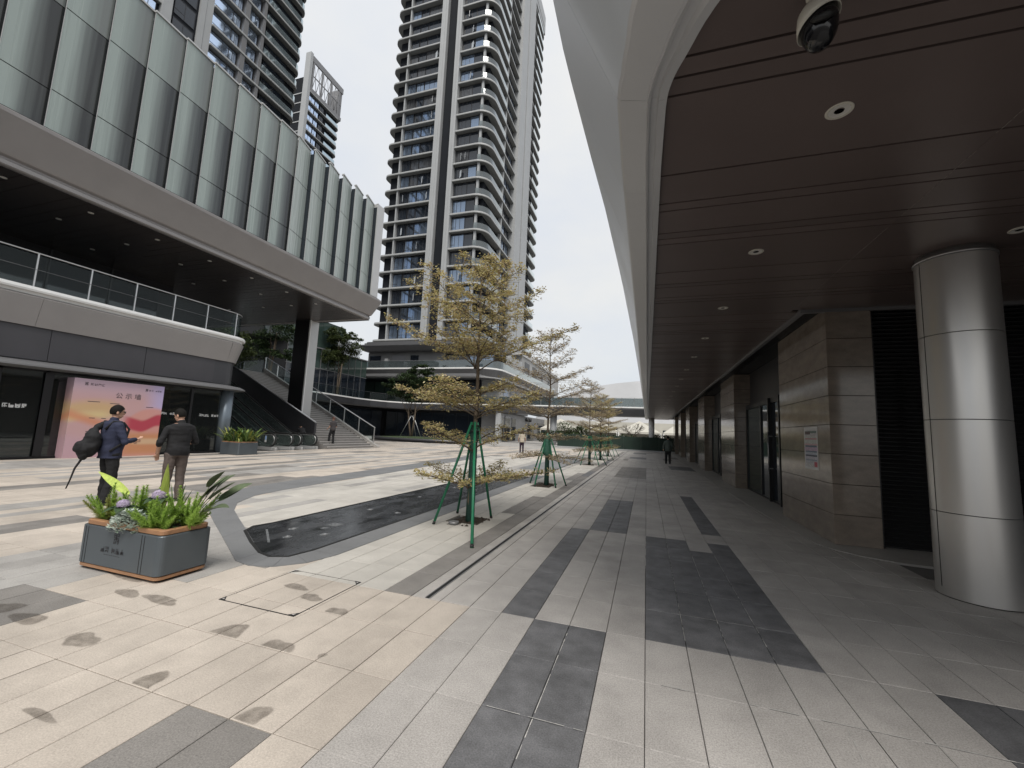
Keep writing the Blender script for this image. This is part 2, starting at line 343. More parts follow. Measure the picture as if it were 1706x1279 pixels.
def tile_colour(ix, iy):
    x = (ix+.5)*GX; y = GY0+(iy+.5)*GY
    if x > -1.5275:
        def inb(a,b,c,d): return a < x < b and c < y < d
        if inb(-.92,-.3,1.2,3.70): return 'dark'
        if inb(-1.22,-.91,3.70,7.38): return 'dark'
        if inb(-.92,-.3,7.38,11.0): return 'dark'
        if inb(0,1.22,3.70,7.38): return 'grey' if inb(.6,.92,6.77,8) else 'dark'
        if inb(.91,1.22,7.9,12.9): return 'dark'
        if inb(1.82,2.45,-2,3.70): return 'dark'
        if y > 12.5:
            h = hsh(ix//2, iy//5, 21)
            if h < 0.13: return 'dark' if hsh(ix//2, iy//5, 4) < .3 else 'mid'
        return 'grey'
    if y < 3.70:
        if -2.44 < x < -1.82 and y < 1.86: return 'mid'
        if x > -4.3: return 'cream'
        if -5.5 < x < -4.56 and 1.86 < y < 2.48: return 'mid'
        if -5.2 < x < -4.3 and y > 3.0 : return 'light'
        return run_colour(ix, y)
    if x > -2.13: return 'grey'
    if x > -2.44: return 'mid' if hsh(ix, iy//4, 7) > .12 else 'dark'
    if x > -3.7:
        return 'mid' if (x > -2.75 and 8.3 < y < 10.4) or (x > -2.75 and 15 < y < 18) else ('white' if y > 3.7 else 'cream')
    if y > 4.0 and x < -5.5 and inpoly(x, y, B_IN + [(-5.6,25),(-5.6,15)]): return 'white' if hsh(ix, iy//3, 2) > .12 else 'light'
    return run_colour(ix, y)
PITS = [(-2.95, 6.95), (-2.95, 12.86), (-2.95, 23.1), (-2.93, 28.6), (-2.93, 34.5)]
cells = []
for ix in range(-130, 40):
    for iy in range(-8, 92):
        x = (ix+.5)*GX; y = GY0+(iy+.5)*GY
        if y < -2.5: continue
        if x < -19.4 and y < 27: continue
        if x > 3.3 and y > 7.0: continue
        if any(abs(x-px) < 0.3 and abs(y-py) < 0.42 for px, py in PITS): continue
        if all(inpoly(x+a*GX*.5, y+b*GY*.5, POOL) for a in (-1,1) for b in (-1,1)): continue
        pr = project(x, y)
        vis = pr is not None and -160 < pr[0] < 1190 and pr[1] < 980
        if not vis: continue
        if math.hypot(x, y) > 46: continue
        cells.append((math.hypot(x,y) if (-15 < pr[0] < 1040 and pr[1] < 775) else 900+math.hypot(x,y), ix, iy, x < -1.5275))
cells.sort()
TILEM = {}
def tile_mesh(c, g):
    if (c,g) in TILEM: return TILEM[(c,g)]
    t = MB(); a = GX/2-g; b = GY/2-g; e = 0.003
    t.v = [(-a,-b,-0.03),(a,-b,-0.03),(a,b,-0.03),(-a,b,-0.03),(-a,-b,-e),(a,-b,-e),(a,b,-e),(-a,b,-e),(-a+e,-b+e,0),(a-e,-b+e,0),(a-e,b-e,0),(-a+e,b-e,0)]
    t.f = [(0,1,5,4),(1,2,6,5),(2,3,7,6),(3,0,4,7),(4,5,9,8),(5,6,10,9),(6,7,11,10),(7,4,8,11),(8,9,10,11)]; t.m = [0]*9; t.sm = [False]*9
    TILEM[(c,g)] = t.mesh('tile', M[c]); return TILEM[(c,g)]
plaza = root_structure('plaza_paving'); arcade_pav = root_structure('arcade_paving')
cnt = {True:0, False:0}; rest = {True:MB(), False:MB()}
CK = ['cream','white','light','grey','mid','dark']
for d, ix, iy, pl in cells:
    c = tile_colour(ix, iy); x = (ix+.5)*GX; y = GY0+(iy+.5)*GY
    dz = (hsh(ix,iy,1)-.5)*0.0016
    g = 0.0036 if pl else 0.0022
    if cnt[pl] < 298 and d < 800:
        cnt[pl] += 1
        link('paving_tile', tile_mesh(c, g), plaza if pl else arcade_pav, loc=(x,y,dz))
    else:
        a = GX/2-g; b = GY/2-g; r = rest[pl]
        if d < 26 or d > 800:
            r.add([(x-a,y-b,-0.03),(x+a,y-b,-0.03),(x+a,y+b,-0.03),(x-a,y+b,-0.03),(x-a,y-b,dz),(x+a,y-b,dz),(x+a,y+b,dz),(x-a,y+b,dz)],
                  [(0,1,5,4),(1,2,6,5),(2,3,7,6),(3,0,4,7),(4,5,6,7)], CK.index(c))
        else:
            r.add([(x-a,y-b,dz),(x+a,y-b,dz),(x+a,y+b,dz),(x-a,y+b,dz)], [(0,1,2,3)], CK.index(c))
rest[True].build('paving_field', [M[k] for k in CK], plaza, kind='stuff')
rest[False].build('paving_field', [M[k] for k in CK], arcade_pav, kind='stuff')
# paving beyond and around the laid tiles
mb = MB()
for (x0,x1,y0,y1) in [(-120,-1.5,44,140),(-120,-39,20,44)]: mb.add([(x0,y0,-0.024),(x1,y0,-0.024),(x1,y1,-0.024),(x0,y1,-0.024)], [(0,1,2,3)])
structure(mb.build('far_paving', M['light']))
mb = MB(); mb.add([(-1.5,44,-0.0225),(14,44,-0.0225),(14,140,-0.0225),(-1.5,140,-0.0225)], [(0,1,2,3)])
structure(mb.build('far_walkway', M['grey']))
# smooth lighter apron along the arcade piers, and the floor behind the column
M['apron'] = mat('smooth_grey_stone', (0.34,0.325,0.305), 0.55, spec=0.4, var=0.12, scale=1.6, fine=0.08, fscale=200, grime=0.15)
ap = [(16,7.45),(3.6,7.45)] + [(3.6-0.98*math.sin(R(a)), 8.43-0.98*math.cos(R(a))) for a in (15,35,55,75,90)] + [(2.48,12.0),(2.42,20),(2.45,62),(16,62)]
mb = MB(); mb.prism(ap, -0.02, 0.012); structure(mb.build('apron', M['apron']))
# drainage slot
dr = thing('drain_slot', (-1.965,3.7,0), 'narrow dark linear drain slot running along the walkway beside the tree row', 'drain')
mb = MB(); mb.box(-1.982,-1.948,3.71,51,-0.001,0.0035); mb.build('slot_cover', M['void'], dr)
mb = MB(); mb.box(-1.993,-1.983,3.71,51,-0.001,0.005); mb.box(-1.947,-1.937,3.71,51,-0.001,0.005); mb.build('slot_edge', M['metal_grey'], dr)
# fountain: border slabs and wet basin
fount = root_structure('fountain_basin')
for i in range(len(B_OUT)-1):
    o0, o1, i0, i1 = Vector(B_OUT[i]), Vector(B_OUT[i+1]), Vector(B_IN[i]), Vector(B_IN[i+1])
    n = max(1, round(max((o1-o0).length, (i1-i0).length)/1.0))
    for k in range(n):
        a, b = k/n, (k+1)/n; g = 0.0025/max((o1-o0).length/n, .3)
        q = [o0.lerp(o1,a+g), o0.lerp(o1,b-g), i0.lerp(i1,b-g), i0.lerp(i1,a+g)]
        mb = MB(); mb.prism([(p.x,p.y) for p in q][::-1], -0.02, 0.007); mb.build('border_slab', M['pool_edge'], fount)
mb = MB(); mb.prism(POOL[::-1] if False else POOL, -0.02, 0.004); mb.build('basin_floor', M['pool_stone'], fount)
mb = MB(); cl = POOL + [POOL[0]]
mb.sweep(cl, [(-0.02,-0.01),(-0.02,0.010),(0.022,0.014),(0.022,-0.01)]); mb.build('basin_rim', M['rubber'], fount)
M['pale_joint'] = mat('mineral_crust', (0.10,0.105,0.11), 0.7, var=0.7, scale=25)
mb = MB()
for x, y in [(-5.05,5.15),(-4.42,5.1),(-4.77,4.77),(-5.01,6.94),(-4.41,6.93),(-5.0,8.75),(-4.4,8.8),(-5.0,10.6),(-4.4,10.6)]:
    z = MB(); z.lathe([(0.035,0.003),(0.035,0.014),(0.022,0.016),(0.01,0.010)], x, y, 12, smooth=False); z.build('nozzle', M['rail_steel'], fount)
    # splash crust around each nozzle
    P = [(x+(0.045+0.035*hsh(int(x*50),k,2))*math.cos(k*math.pi/6), y+(0.05+0.05*hsh(k,int(y*50),4))*math.sin(k*math.pi/6)) for k in range(12)]
    mb.add([(p[0],p[1],0.0058) for p in P], [tuple(range(12))])
for (x0,y0,x1,y1,wd) in [(-5.35,4.95,-4.75,4.45,.03),(-4.72,5.55,-4.72,5.75,.2),(-4.70,5.35,-4.70,5.45,.1)]:
    d = Vector((x1-x0,y1-y0,0)).normalized(); n = Vector((-d.y,d.x,0))*wd/2
    mb.add([(x0+n.x,y0+n.y,.0058),(x1+n.x,y1+n.y,.0058),(x1-n.x,y1-n.y,.0058),(x0-n.x,y0-n.y,.0058)], [(0,1,2,3)])
mb.build('mineral_marks', M['pale_joint'], fount, kind='stuff')
# second, dry basin further on
f2 = root_structure('far_fountain_basin')
mb = MB(); mb.box(-5.9,-3.5,17.2,31,-.02,.006); mb.build('basin_border', M['light'], f2)
mb = MB(); mb.box(-5.45,-3.9,17.8,30.4,-.02,.010); mb.build('basin_floor', M['pool_edge'], f2)
mb = MB(); mb.box(-3.9,-3.82,17.7,30.5,-.01,.03); mb.build('basin_rim', M['metal_dark'], f2)
# inspection cover framed in the paving
hc = thing('inspection_cover', (-3.2,3.35,0), 'square paved inspection cover with thin dark frame and corner lifting holes', 'manhole cover')
mb = MB()
x0,x1,y0,y1,t = -3.62,-2.77,2.92,3.78,0.0045
mb.box(x0,x1,y0,y0+t*2,-.01,.003); mb.box(x0,x1,y1-t*.6,y1,-.01,.003); mb.box(x0,x0+t*.7,y0+2*t,y1-t,-.01,.003); mb.box(x1-t*2,x1,y0+2*t,y1-t,-.01,.003)
mb.build('cover_frame', M['void'], hc)
for x, y, sx, sy in [(x0,y0,1,1),(x1,y0,-1,1),(x0,y1,1,-1),(x1,y1,-1,-1)]:
    mb = MB(); P = [(x,y),(x+sx*.075,y),(x,y+sy*.075)]
    if sx*sy < 0: P = P[::-1]
    mb.prism(P, 0.0032, 0.005, 1); P2 = [(x+sx*.018,y+sy*.018),(x+sx*.045,y+sy*.018),(x+sx*.018,y+sy*.045)]
    mb.prism(P2 if sx*sy > 0 else P2[::-1], 0.0052, 0.0058, 0)
    mb.build('lifting_plate', [M['grey'], M['void']], hc)
# tree pits
for i, (x, y) in enumerate(PITS):
    pit = MB(); pit.box(x-.30,x+.30,y-.42,y+.42,-.025,-.004)
    for k in range(60):
        a, b = x+random.uniform(-.27,.27), y+random.uniform(-.38,.38); s = random.uniform(.012,.04)
        pit.add([(a-s,b-s,-.004),(a+s,b-s*.6,-.004),(a+s*.4,b+s,-.004),(a,b,s*.8)], [(0,1,3),(1,2,3),(2,0,3)])
    o = pit.build('planting_soil', M['soil']); o['kind'] = 'stuff'
    o['label'] = 'patch of dark soil in the paving around a tree foot'
# damp patches: thin irregular films that only darken the stone
m = bpy.data.materials.new('damp_film'); m.use_nodes = True; N, L = nodes_of(m); b = N['Principled BSDF']
b.inputs['Base Color'].default_value = (0.07,0.055,0.042,1); b.inputs['Roughness'].default_value = 0.35
tr = N.new('ShaderNodeBsdfTransparent'); mx = N.new('ShaderNodeMixShader'); nz = N.new('ShaderNodeTexNoise'); nz.inputs['Scale'].default_value = 13; nz.inputs['Detail'].default_value = 10; nz.inputs['Roughness'].default_value = .7
gg = N.new('ShaderNodeNewGeometry'); mr = N.new('ShaderNodeMapRange'); mr.inputs[1].default_value = .36; mr.inputs[2].default_value = .60; mr.inputs[3].default_value = .20; mr.inputs[4].default_value = .44
L.new(gg.outputs['Position'], nz.inputs['Vector']); L.new(nz.outputs['Fac'], mr.inputs[0]); ea = N.new('ShaderNodeAttribute'); ea.attribute_name = 'edge'; em = N.new('ShaderNodeMath'); em.operation = 'MULTIPLY'; L.new(mr.outputs[0], em.inputs[0]); L.new(ea.outputs['Fac'], em.inputs[1]); L.new(em.outputs[0], mx.inputs[0])
L.new(tr.outputs[0], mx.inputs[1]); L.new(b.outputs[0], mx.inputs[2]); L.new(mx.outputs[0], N['Material Output'].inputs['Surface'])
M['stain'] = m
def blob(cx, cy, rx, ry, rot, seed, z=0.0042, n=34, cut=None):
    rr = random.Random(seed); ph = [rr.uniform(0,6.28) for _ in range(4)]
    P = []
    for k in range(n):
        a = 2*math.pi*k/n; r = 1+.16*math.sin(2*a+ph[0])+.10*math.sin(3*a+ph[1])+.06*math.sin(5*a+ph[2])
        u, v = rx*r*math.cos(a), ry*r*math.sin(a); P.append((cx+u*math.cos(rot)-v*math.sin(rot), cy+u*math.sin(rot)+v*math.cos(rot), z))
    if cut is not None: P = [(p[0],max(p[1],cut),z) for p in P]; cy = cut+ry*.4
    ctr = Vector((cx,cy,z)); Q = [ctr.lerp(Vector(p),.86) for p in P]
    me = bpy.data.meshes.new('damp_patch'); me.from_pydata([tuple(ctr)]+[tuple(v) for v in Q]+P, [], [(0,1+k,1+(k+1)%n) for k in range(n)]+[(1+k,1+n+k,1+n+(k+1)%n,1+(k+1)%n) for k in range(n)])
    a = me.attributes.new('edge','FLOAT','POINT'); a.data[0].value = .9
    for k in range(n): a.data[1+k].value = .9; a.data[1+n+k].value = .0 if k % 5 else .25
    me.materials.append(M['stain']); return me
for i, (x,y,rx,ry,cut) in enumerate([(-3.0,2.50,.12,.19,1),(-2.50,2.50,.12,.11,1),(-2.86,1.90,.09,.12,1),(-2.03,1.90,.09,.10,1),(-3.80,2.06,.13,.10,0),(-2.52,3.10,.09,.13,1),(-2.93,3.28,.12,.07,0),(-3.25,3.42,.16,.06,0),(-4.45,2.70,.16,.07,0),(-4.05,2.72,.22,.07,0),(-4.55,2.10,.16,.09,0),(-4.95,2.13,.13,.11,0),(-2.13,2.54,.03,.03,0),(-3.05,1.52,.13,.03,0),(-4.9,2.95,.3,.06,0),(-9.7,13.2,.35,.25,0)]):
    o = link('damp_patch', blob(x,y,rx,ry,0,i+3,cut=GY0+GY*round((y-GY0)/GY)+.004 if cut else None)); o['kind'] = 'stuff'; o['label'] = 'dark damp patch soaked into the pale paving'
# chalky joint lines under the arcade
mb = MB()
def chalk(pts, wd):
    for i in range(len(pts)-1):
        a, b = Vector((*pts[i],0)), Vector((*pts[i+1],0)); d = (b-a); n = max(1,int(d.length/.05)); nn = Vector((-d.y,d.x,0)).normalized()
        for k in range(n):
            if random.random() < .22: continue
            p, q = a.lerp(b,k/n), a.lerp(b,(k+1)/n); w0 = wd*random.uniform(.4,1.2)
            mb.add([p+nn*w0+Vector((0,0,.0032)), q+nn*w0+Vector((0,0,.0032)), q-nn*w0+Vector((0,0,.0032)), p-nn*w0+Vector((0,0,.0032))], [(3,2,1,0)])
chalk([(.1,3.09),(.3,3.09)], .003); chalk([(.61,3.09),(1.2,3.09),(1.9,3.09)], .004)
for xx in (.3045,.609,.9135): chalk([(xx,3.75),(xx,7.3)], .0022)
for yy in (4.32,4.93): chalk([(.02,yy),(1.7,yy)], .0018)
chalk([(-.6,2.0),(-.6,3.6)], .003); chalk([(-.88,2.474),(-.32,2.474)], .0025); chalk([(-.9,7.42),(-.34,7.42)], .003); chalk([(0,5.6),(0,7.4)], .004); chalk([(1.0,2.2),(1.1,3.05)],.002)
o = mb.build('chalky_joint_marks', mat('chalk_residue', (0.42,0.41,0.39), 0.9, var=.2, scale=30)); o['kind'] = 'stuff'

# ------------------------------------------------------------------ right: building with the canopy walkway
ZC = 3.95
rb = thing('arcade_building', (3.5,30,0), 'silver canopied building with dark panelled walkway ceiling and polished brown stone piers', 'building')
EDGE = [(16,1.16),(8,1.16),(3,1.18),(2.0,1.26),(1.35,1.40),(0.9,1.60),(0.56,1.86),(0.33,2.18),(0.22,2.42),(0.14,2.62),(0.11,2.85),(0.10,3.5)]
_e = [Vector(p) for p in EDGE]; _s = [EDGE[0],EDGE[1],EDGE[2]]
for _i in range(2,len(_e)-2):
    p0,p1,p2,p3 = _e[_i-1],_e[_i],_e[_i+1],_e[_i+2]
    for _t in (.25,.5,.75,1.0):
        q_ = .5*((2*p1)+(p2-p0)*_t+(2*p0-5*p1+4*p2-p3)*_t*_t+(-p0+3*p1-3*p2+p3)*_t**3); _s.append((q_.x,q_.y))
EDGE = _s+[EDGE[-1]]
def edge_x(y):
    P = EDGE
    if y >= P[-1][1]: return 0.10 + 0.0011*(y-3.5)
    for a, b in zip(P[:-1], P[1:]):
        if a[1] <= y <= b[1] and b[1] > a[1]: return lerp(a[0], b[0], (y-a[1])/(b[1]-a[1]))
    return 3.0
# ceiling boards: one period of widths repeated along the walkway
OFF = [0, .15, .30, 1.22, 1.70, 1.85]; PER = 2.345
js = []
k = -1
while True:
    done = False
    for o in OFF:
        y = 2.5 + k*PER + o
        if y < 1.2: continue
        if y > 56: done = True; break
        js.append(y)
    if done: break
    k += 1
js.append(56)
far_r = MB(); npan = 0
for a, b in zip(js[:-1], js[1:]):
    g = 0.010 if a < 8 else 0.013
    y0, y1 = a+g, b-g
    if y1-y0 < .03: continue
    xs = 2.445 if y0 < 8.3 else 2.56
    mb = MB(); mb.prism([(edge_x(y0)+.01,y0),(xs,y0),(xs,y1),(edge_x(y1)+.01,y1)], ZC, ZC+.03)
    mb.build('ceiling_panel', M['ceiling'], rb)
    if y0 < 8.3:
        y1b = min(y1, 8.27)
        mb = MB(); mb.box(2.448, 9.5, y0, y1b, ZC+.0005, ZC+.03); mb.build('ceiling_panel', M['ceiling'], rb)
mb = MB(); mb.prism([(p[0]+.03,p[1]+.03) for p in EDGE] + [(0.18,56),(16,56)], ZC+.045, ZC+.06); mb.build('ceiling_backing', M['void'], rb)
# canopy edge: inner lip, flat band and flared outer face, cut into panels
def fas_ring(p, t, nrm, topo, wd=1.0):
    """profile points at a plan point: outward normal nrm, outer reach topo"""
    def q(o, z):
        o2 = o*wd if .05 < o < .34 else o
        return (p[0]+nrm[0]*o2, p[1]+nrm[1]*o2, z)
    return [q(-.005,ZC+.05), q(-.005,ZC-.045), q(.05,ZC-.05), q(.055,ZC-.02), q(.10,ZC-.02), q(.105,ZC-.055), q(.12,ZC-.06), q(.125,ZC-.035), q(.305,ZC-.005), q(.325,ZC+.015), q(topo,5.25), q(topo-.05,5.4), q(-.005,5.4)]
pathp = [(p[0],p[1]) for p in EDGE[1:]]
ys = [3.9,5.15]
while ys[-1] < 55: ys.append(ys[-1]+1.28)
pathp += [(edge_x(y),y) for y in ys] + [(edge_x(56),56)]
def reach(y): 
    T = [(0,.90),(3.6,.88),(4.7,.84),(6.5,.76),(9.8,.68),(16,.60),(24,.55),(40,.50),(60,.48)]
    for a,b in zip(T[:-1],T[1:]):
        if a[0] <= y <= b[0]: return lerp(a[1],b[1],(y-a[0])/(b[0]-a[0]))
    return .48
rings_ = []
for i, p in enumerate(pathp):
    a = pathp[max(i-1,0)]; c = pathp[min(i+1,len(pathp)-1)]
    t = Vector((c[0]-a[0], c[1]-a[1])).normalized(); nrm = (-t.y, t.x)
    rings_.append(fas_ring(p, t, nrm, reach(p[1]), 1+.40*min(1,max(0,(2.62-p[1])/.5))))
def sub(r0, r1, f): return [tuple(lerp(a,b,f) for a,b in zip(p,q)) for p,q in zip(r0,r1)]
nE = len(EDGE)-1; bound = [0, 2, nE-3] + list(range(nE, len(pathp)))
for a, b in zip(bound[:-1], bound[1:]):
    if b >= len(rings_): break
    rs = [rings_[j] for j in range(a, b+1)]
    rs[0] = sub(rs[0], rs[1], .0012/max(.02,(Vector(rs[0][1])-Vector(rs[1][1])).length)); rs[-1] = sub(rs[-1], rs[-2], .0012/max(.02,(Vector(rs[-1][1])-Vector(rs[-2][1])).length))
    mb = MB(); mb.sharp = 14; mb.rings(rs, 0, True, True); mb.build('canopy_edge_panel', M['canopy'], rb)
mb = MB(); mb.prism([(p[0]+.02,p[1]+.02) for p in EDGE]+[(.2,56),(16,56)], 4.3, 5.35); mb.build('roof', M['metal_grey'], rb)
# trim rail, vent strip, bulkhead over the doors
mb = MB(); mb.box(2.565,2.635,8.28,55,ZC-.055,ZC+.03); mb.box(2.635,9.5,8.28,8.345,ZC-.055,ZC+.03); mb.build('ceiling_trim', M['metal_grey'], rb)
mb = MB()
for q in range(9): mb.box(2.64+q*.032,2.652+q*.032,8.35,55,ZC+.0,ZC+.03)
mb.build('vent_slats', M['metal_black'], rb)
mb = MB(); mb.box(3.45,3.6,8.5,55.5,2.86,ZC+.04); mb.build('bulkhead', M['metal_dark'], rb)
mb = MB(); mb.box(3.95,4.05,8.5,55.5,0,2.9); mb.build('inner_wall', M['metal_black'], rb)
# stone piers in courses
PZ = [0]+[.49*i for i in range(1,8)]+[ZC+.02]
for k in range(6):
    y0 = 8.3+8*k; y1 = y0+2.72; x0, x1 = 2.93, 3.58
    p = MB(); p.box(x0+.012,x1-.012,y0+.012,y1-.012,0,ZC+.02); pier = p.build('pier', M['void'], rb)
    for i in range(8):
        q = MB(); g = .004
        q.bbox(x0, x1, y0, y1, PZ[i]+g+.012*(i==0), PZ[i+1]-g, .004); q.build('stone_panel', M['stone'], pier)
# glazed doors between the piers
for k in range(5):
    y0 = 8.3+8*k+2.72; y1 = 8.3+8*k+8
    fr = MB(); X0 = 3.30
    for yy in (y0+.02, y0+1.15, y0+2.25, y0+3.35, y1-.09): fr.box(X0,X0+.09,yy,yy+.07,.0,2.86)
    for yy in (y0+1.30,): fr.box(X0-.06,X0,yy-.02,yy+.06,.0,2.86); fr.box(X0-.06,X0,yy+.98,yy+1.06,0,2.86)
    fr.box(X0,X0+.09,y0+.09,y1-.09,2.72,2.855); fr.box(X0+.004,X0+.086,y0+.09,y1-.09,.012,.07)
    d = fr.build('door_frame', M['metal_black'], rb)
    for a, b in ((.09,1.15),(1.22,2.25),(2.32,3.35),(3.42,y1-.09-y0)):
        q = MB(); q.box(X0+.035,X0+.047,y0+a+.002,y0+b-.002,.072,2.718); q.build('glass_pane', M['glass_green' if a > 3 else 'glass_dark'], d)
    q = MB(); q.tube([(X0-.10,y0+2.15,.8),(X0-.10,y0+2.15,1.9)], .016); q.box(X0-.10,X0,y0+2.14,y0+2.16,.9,.92); q.box(X0-.10,X0,y0+2.14,y0+2.16,1.78,1.80); q.build('door_handle', M['rail_steel'], d)
# louvred shutter right of the first pier
sh = MB(); sh.box(3.60,6.7,8.50,8.56,0,ZC+.03); sh.box(3.585,3.64,8.40,8.49,0,ZC); shut = sh.build('louvre_shutter', M['metal_black'], rb)
M['louvre'] = mat('charcoal_louvre_metal', (0.03,0.03,0.032), 0.4, 0.3, var=.1, scale=2)
for i in range(56):
    z = .05+i*.0695
    q = MB(); q.add([(3.645,8.485,z+.05),(6.7,8.485,z+.05),(6.7,8.425,z),(3.645,8.425,z),(3.645,8.49,z+.038),(6.7,8.49,z+.038),(6.7,8.43,z-.010),(3.645,8.43,z-.010)], [(0,3,2,1),(4,5,6,7),(3,7,6,2),(0,1,5,4)])
    q.build('slat', M['louvre'], shut)
mb = MB(); mb.box(6.72,16,8.36,8.6,0,ZC+.04); mb.box(9.5,9.7,-3,8.35,0,ZC+.04); mb.build('rear_wall', M['metal_dark'], rb)
mb = MB(); mb.box(16,16.2,-10,56,0,5.3); mb.box(3.6,16,55.6,55.9,0,ZC); mb.build('outer_wall', M['metal_dark'], rb)
# round column with clad drums
cx, cy, cr = 3.51, 6.17, .352
zs = [.0, .918, 1.955, 2.942, 3.86]
c_ = MB(); c_.lathe([(cr-.02,0),(cr-.02,ZC)], cx, cy, 40); colm = c_.build('column', M['void'], rb)
for i in range(4):
    q = MB(); a, b = zs[i]+(.012 if i == 0 else .004), zs[i+1]-.004
    q.lathe([(cr,a),(cr,a+.0015),(cr,a+.02),(cr,(a+b)/2),(cr,b-.02),(cr,b-.0015),(cr,b)], cx, cy, 96); q.build('column_cladding', M['steel'], colm)
q = MB(); q.lathe([(cr-.01,3.862),(cr+.012,3.864),(cr+.012,3.885),(cr-.01,3.9),(cr-.012,ZC)], cx, cy, 72); q.build('column_collar', M['rail_steel'], colm)
q = MB(); a0 = math.atan2(-cy,-cx)-.95
q.box(-.003,.003,-.003,.003,.1,3.85); s = q.build('cladding_seam', M['void'], colm); s.location = (cx+cr*math.cos(a0), cy+cr*math.sin(a0), 0)
# slimmer column at the far end
q = MB(); q.lathe([(.34,0),(.34,ZC+.03)], .58, 53.2, 28); q.build('far_column', M['white_trim'], rb)
# recessed downlights
for (x, ys_) in ((1.28,[3.23,5.58]+[7.94+2.36*i for i in range(19)]), (3.73,[3.23,5.57])):
    for y in ys_:
        q = MB(); q.lathe([(.064,ZC-.003),(.080,ZC-.007),(.084,ZC-.004),(.084,ZC-.0005)], x, y, 28, cap=False)
        o = q.build('downlight', M['plastic_white'], rb)
        q = MB(); q.lathe([(.065,ZC-.0035),(.050,ZC-.0022),(.030,ZC-.0012)], x, y, 14, cap=False, smooth=False); q.build('reflector', M['reflector'], o)
        q = MB(); q.lathe([(.030,ZC-.0013),(.0005,ZC-.0013)], x, y+.012, 18, cap=True); q.build('lamp_opening', M['void'], o)
# dusty seam across the ceiling boards
mb = MB()
for k in range(90):
    y = 3.3+k*.055
    if 3.75 < y < 3.95 or 4.95 < y < 5.2: continue
    x = 2.4465+random.uniform(-.003,.003); mb.box(x-.0025,x+.0025,y,y+random.uniform(.02,.055),ZC-.0022,ZC-.0004)
mb.build('dusty_seam', mat('dust', (.30,.27,.24), .9), rb, kind='stuff')
# printed notice on the first pier
nb = thing('wall_notice', (2.926,9.16,1.16), 'white paper notice with coloured bands taped to the polished stone pier', 'notice')
rows = [(.00,.045,(.7,.7,.68)),(.045,.06,(.62,.62,.62)),(.06,.14,(.66,.66,.65)),(.14,.2,(.58,.58,.62)),(.2,.23,(.3,.36,.45)),(.23,.3,(.62,.6,.66)),(.3,.34,(.035,.06,.1)),(.34,.40,(.55,.6,.68)),(.40,.43,(.12,.2,.28)),(.43,.52,(.6,.45,.58)),(.52,.56,(.07,.15,.22)),(.56,.6,(.66,.42,.45)),(.6,.70,(.62,.64,.6)),(.70,.73,(.55,.2,.22)),(.73,.79,(.64,.66,.62)),(.79,.85,(.62,.6,.6)),(.85,.9,(.12,.2,.16)),(.9,1.0,(.68,.67,.66))]
mb = MB(); mats = [M['paper']]; yA, yB, zA, zB = 8.83, 9.5, 1.155, 1.935
mb.box(2.925,2.9275,yA,yB,zA,zB,0); base = mb.build('sheet', M['paper'], nb)
pc = {}
def cmat(c):
    if c not in pc: pc[c] = mat('print_ink', c, .5)
    return pc[c]
for a, b, c in rows:
    q = MB(); m_ = .05 if c[0] < .6 else .02
    q.add([(2.9238,yB-m_,lerp(zA,zB,a)),(2.9238,yA+m_,lerp(zA,zB,a)),(2.9238,yA+m_,lerp(zA,zB,b)),(2.9238,yB-m_,lerp(zA,zB,b))], [(0,1,2,3)])
    q.build('printed_band', cmat(c), nb)
q = MB(); rr = random.Random(3)
for a in [i*.0195 for i in range(3,48)]:
    y = yB-.07
    while y > yA+.10:
        wd = rr.uniform(.008,.03)
        if rr.random() < .62: z = lerp(zA,zB,a+.0); q.add([(2.9228,y,z),(2.9228,y-wd,z),(2.9228,y-wd,z+.006),(2.9228,y,z+.006)], [(0,1,2,3)])
        y -= wd+.008
q.build('small_print', cmat((.25,.22,.25)), nb, kind='stuff')
q = MB(); q.add([(2.9225,yA+.19,zA+.05),(2.9225,yA+.05,zA+.05),(2.9225,yA+.05,zA+.14),(2.9225,yA+.19,zA+.14)], [(0,1,2,3)]); q.build('red_stamp', cmat((.5,.09,.13)), nb)
q = MB(); q.add([(2.9225,yB-.06,zB-.14),(2.9225,yB-.32,zB-.14),(2.9225,yB-.32,zB-.085),(2.9225,yB-.06,zB-.085)], [(0,1,2,3)]); q.build('printed_heading', cmat((.1,.06,.06)), nb)
# dome camera hanging from the ceiling
ccx, ccy = .83, 2.27
dc = thing('security_camera', (ccx,ccy,ZC), 'white hooded security camera with smoked black dome under the walkway ceiling', 'camera')
q = MB(); q.lathe([(.05,ZC),(.05,ZC-.03),(.033,ZC-.04),(.033,ZC-.09),(.06,ZC-.10)], ccx, ccy, 24); q.build('mounting_stem', M['plastic_white'], dc)
q = MB(); n = 32; rs = []
for r, z, tl in [(.045,-.085,0),(.070,-.10,.0),(.090,-.13,.15),(.095,-.17,.5),(.094,-.20,1.0)]:
    rs.append([(ccx+r*math.cos(2*math.pi*k/n), ccy+r*math.sin(2*math.pi*k/n), ZC+z+tl*(.042*math.cos(2*math.pi*k/n+.5))) for k in range(n)])
rs += [[(ccx+.091*math.cos(2*math.pi*k/n), ccy+.091*math.sin(2*math.pi*k/n), ZC-.198+.042*math.cos(2*math.pi*k/n+.5)) for k in range(n)], [(ccx+.083*math.cos(2*math.pi*k/n), ccy+.083*math.sin(2*math.pi*k/n), ZC-.14) for k in range(n)]]
q.rings(rs); q.build('housing', M['plastic_white'], dc)
q = MB(); q.lathe([(.083,ZC-.14),(.085,ZC-.2),(.082,ZC-.235),(.074,ZC-.27),(.06,ZC-.30),(.045,ZC-.322),(.02,ZC-.333),(.001,ZC-.335)], ccx, ccy, 32); q.build('dome', M['dome'], dc)
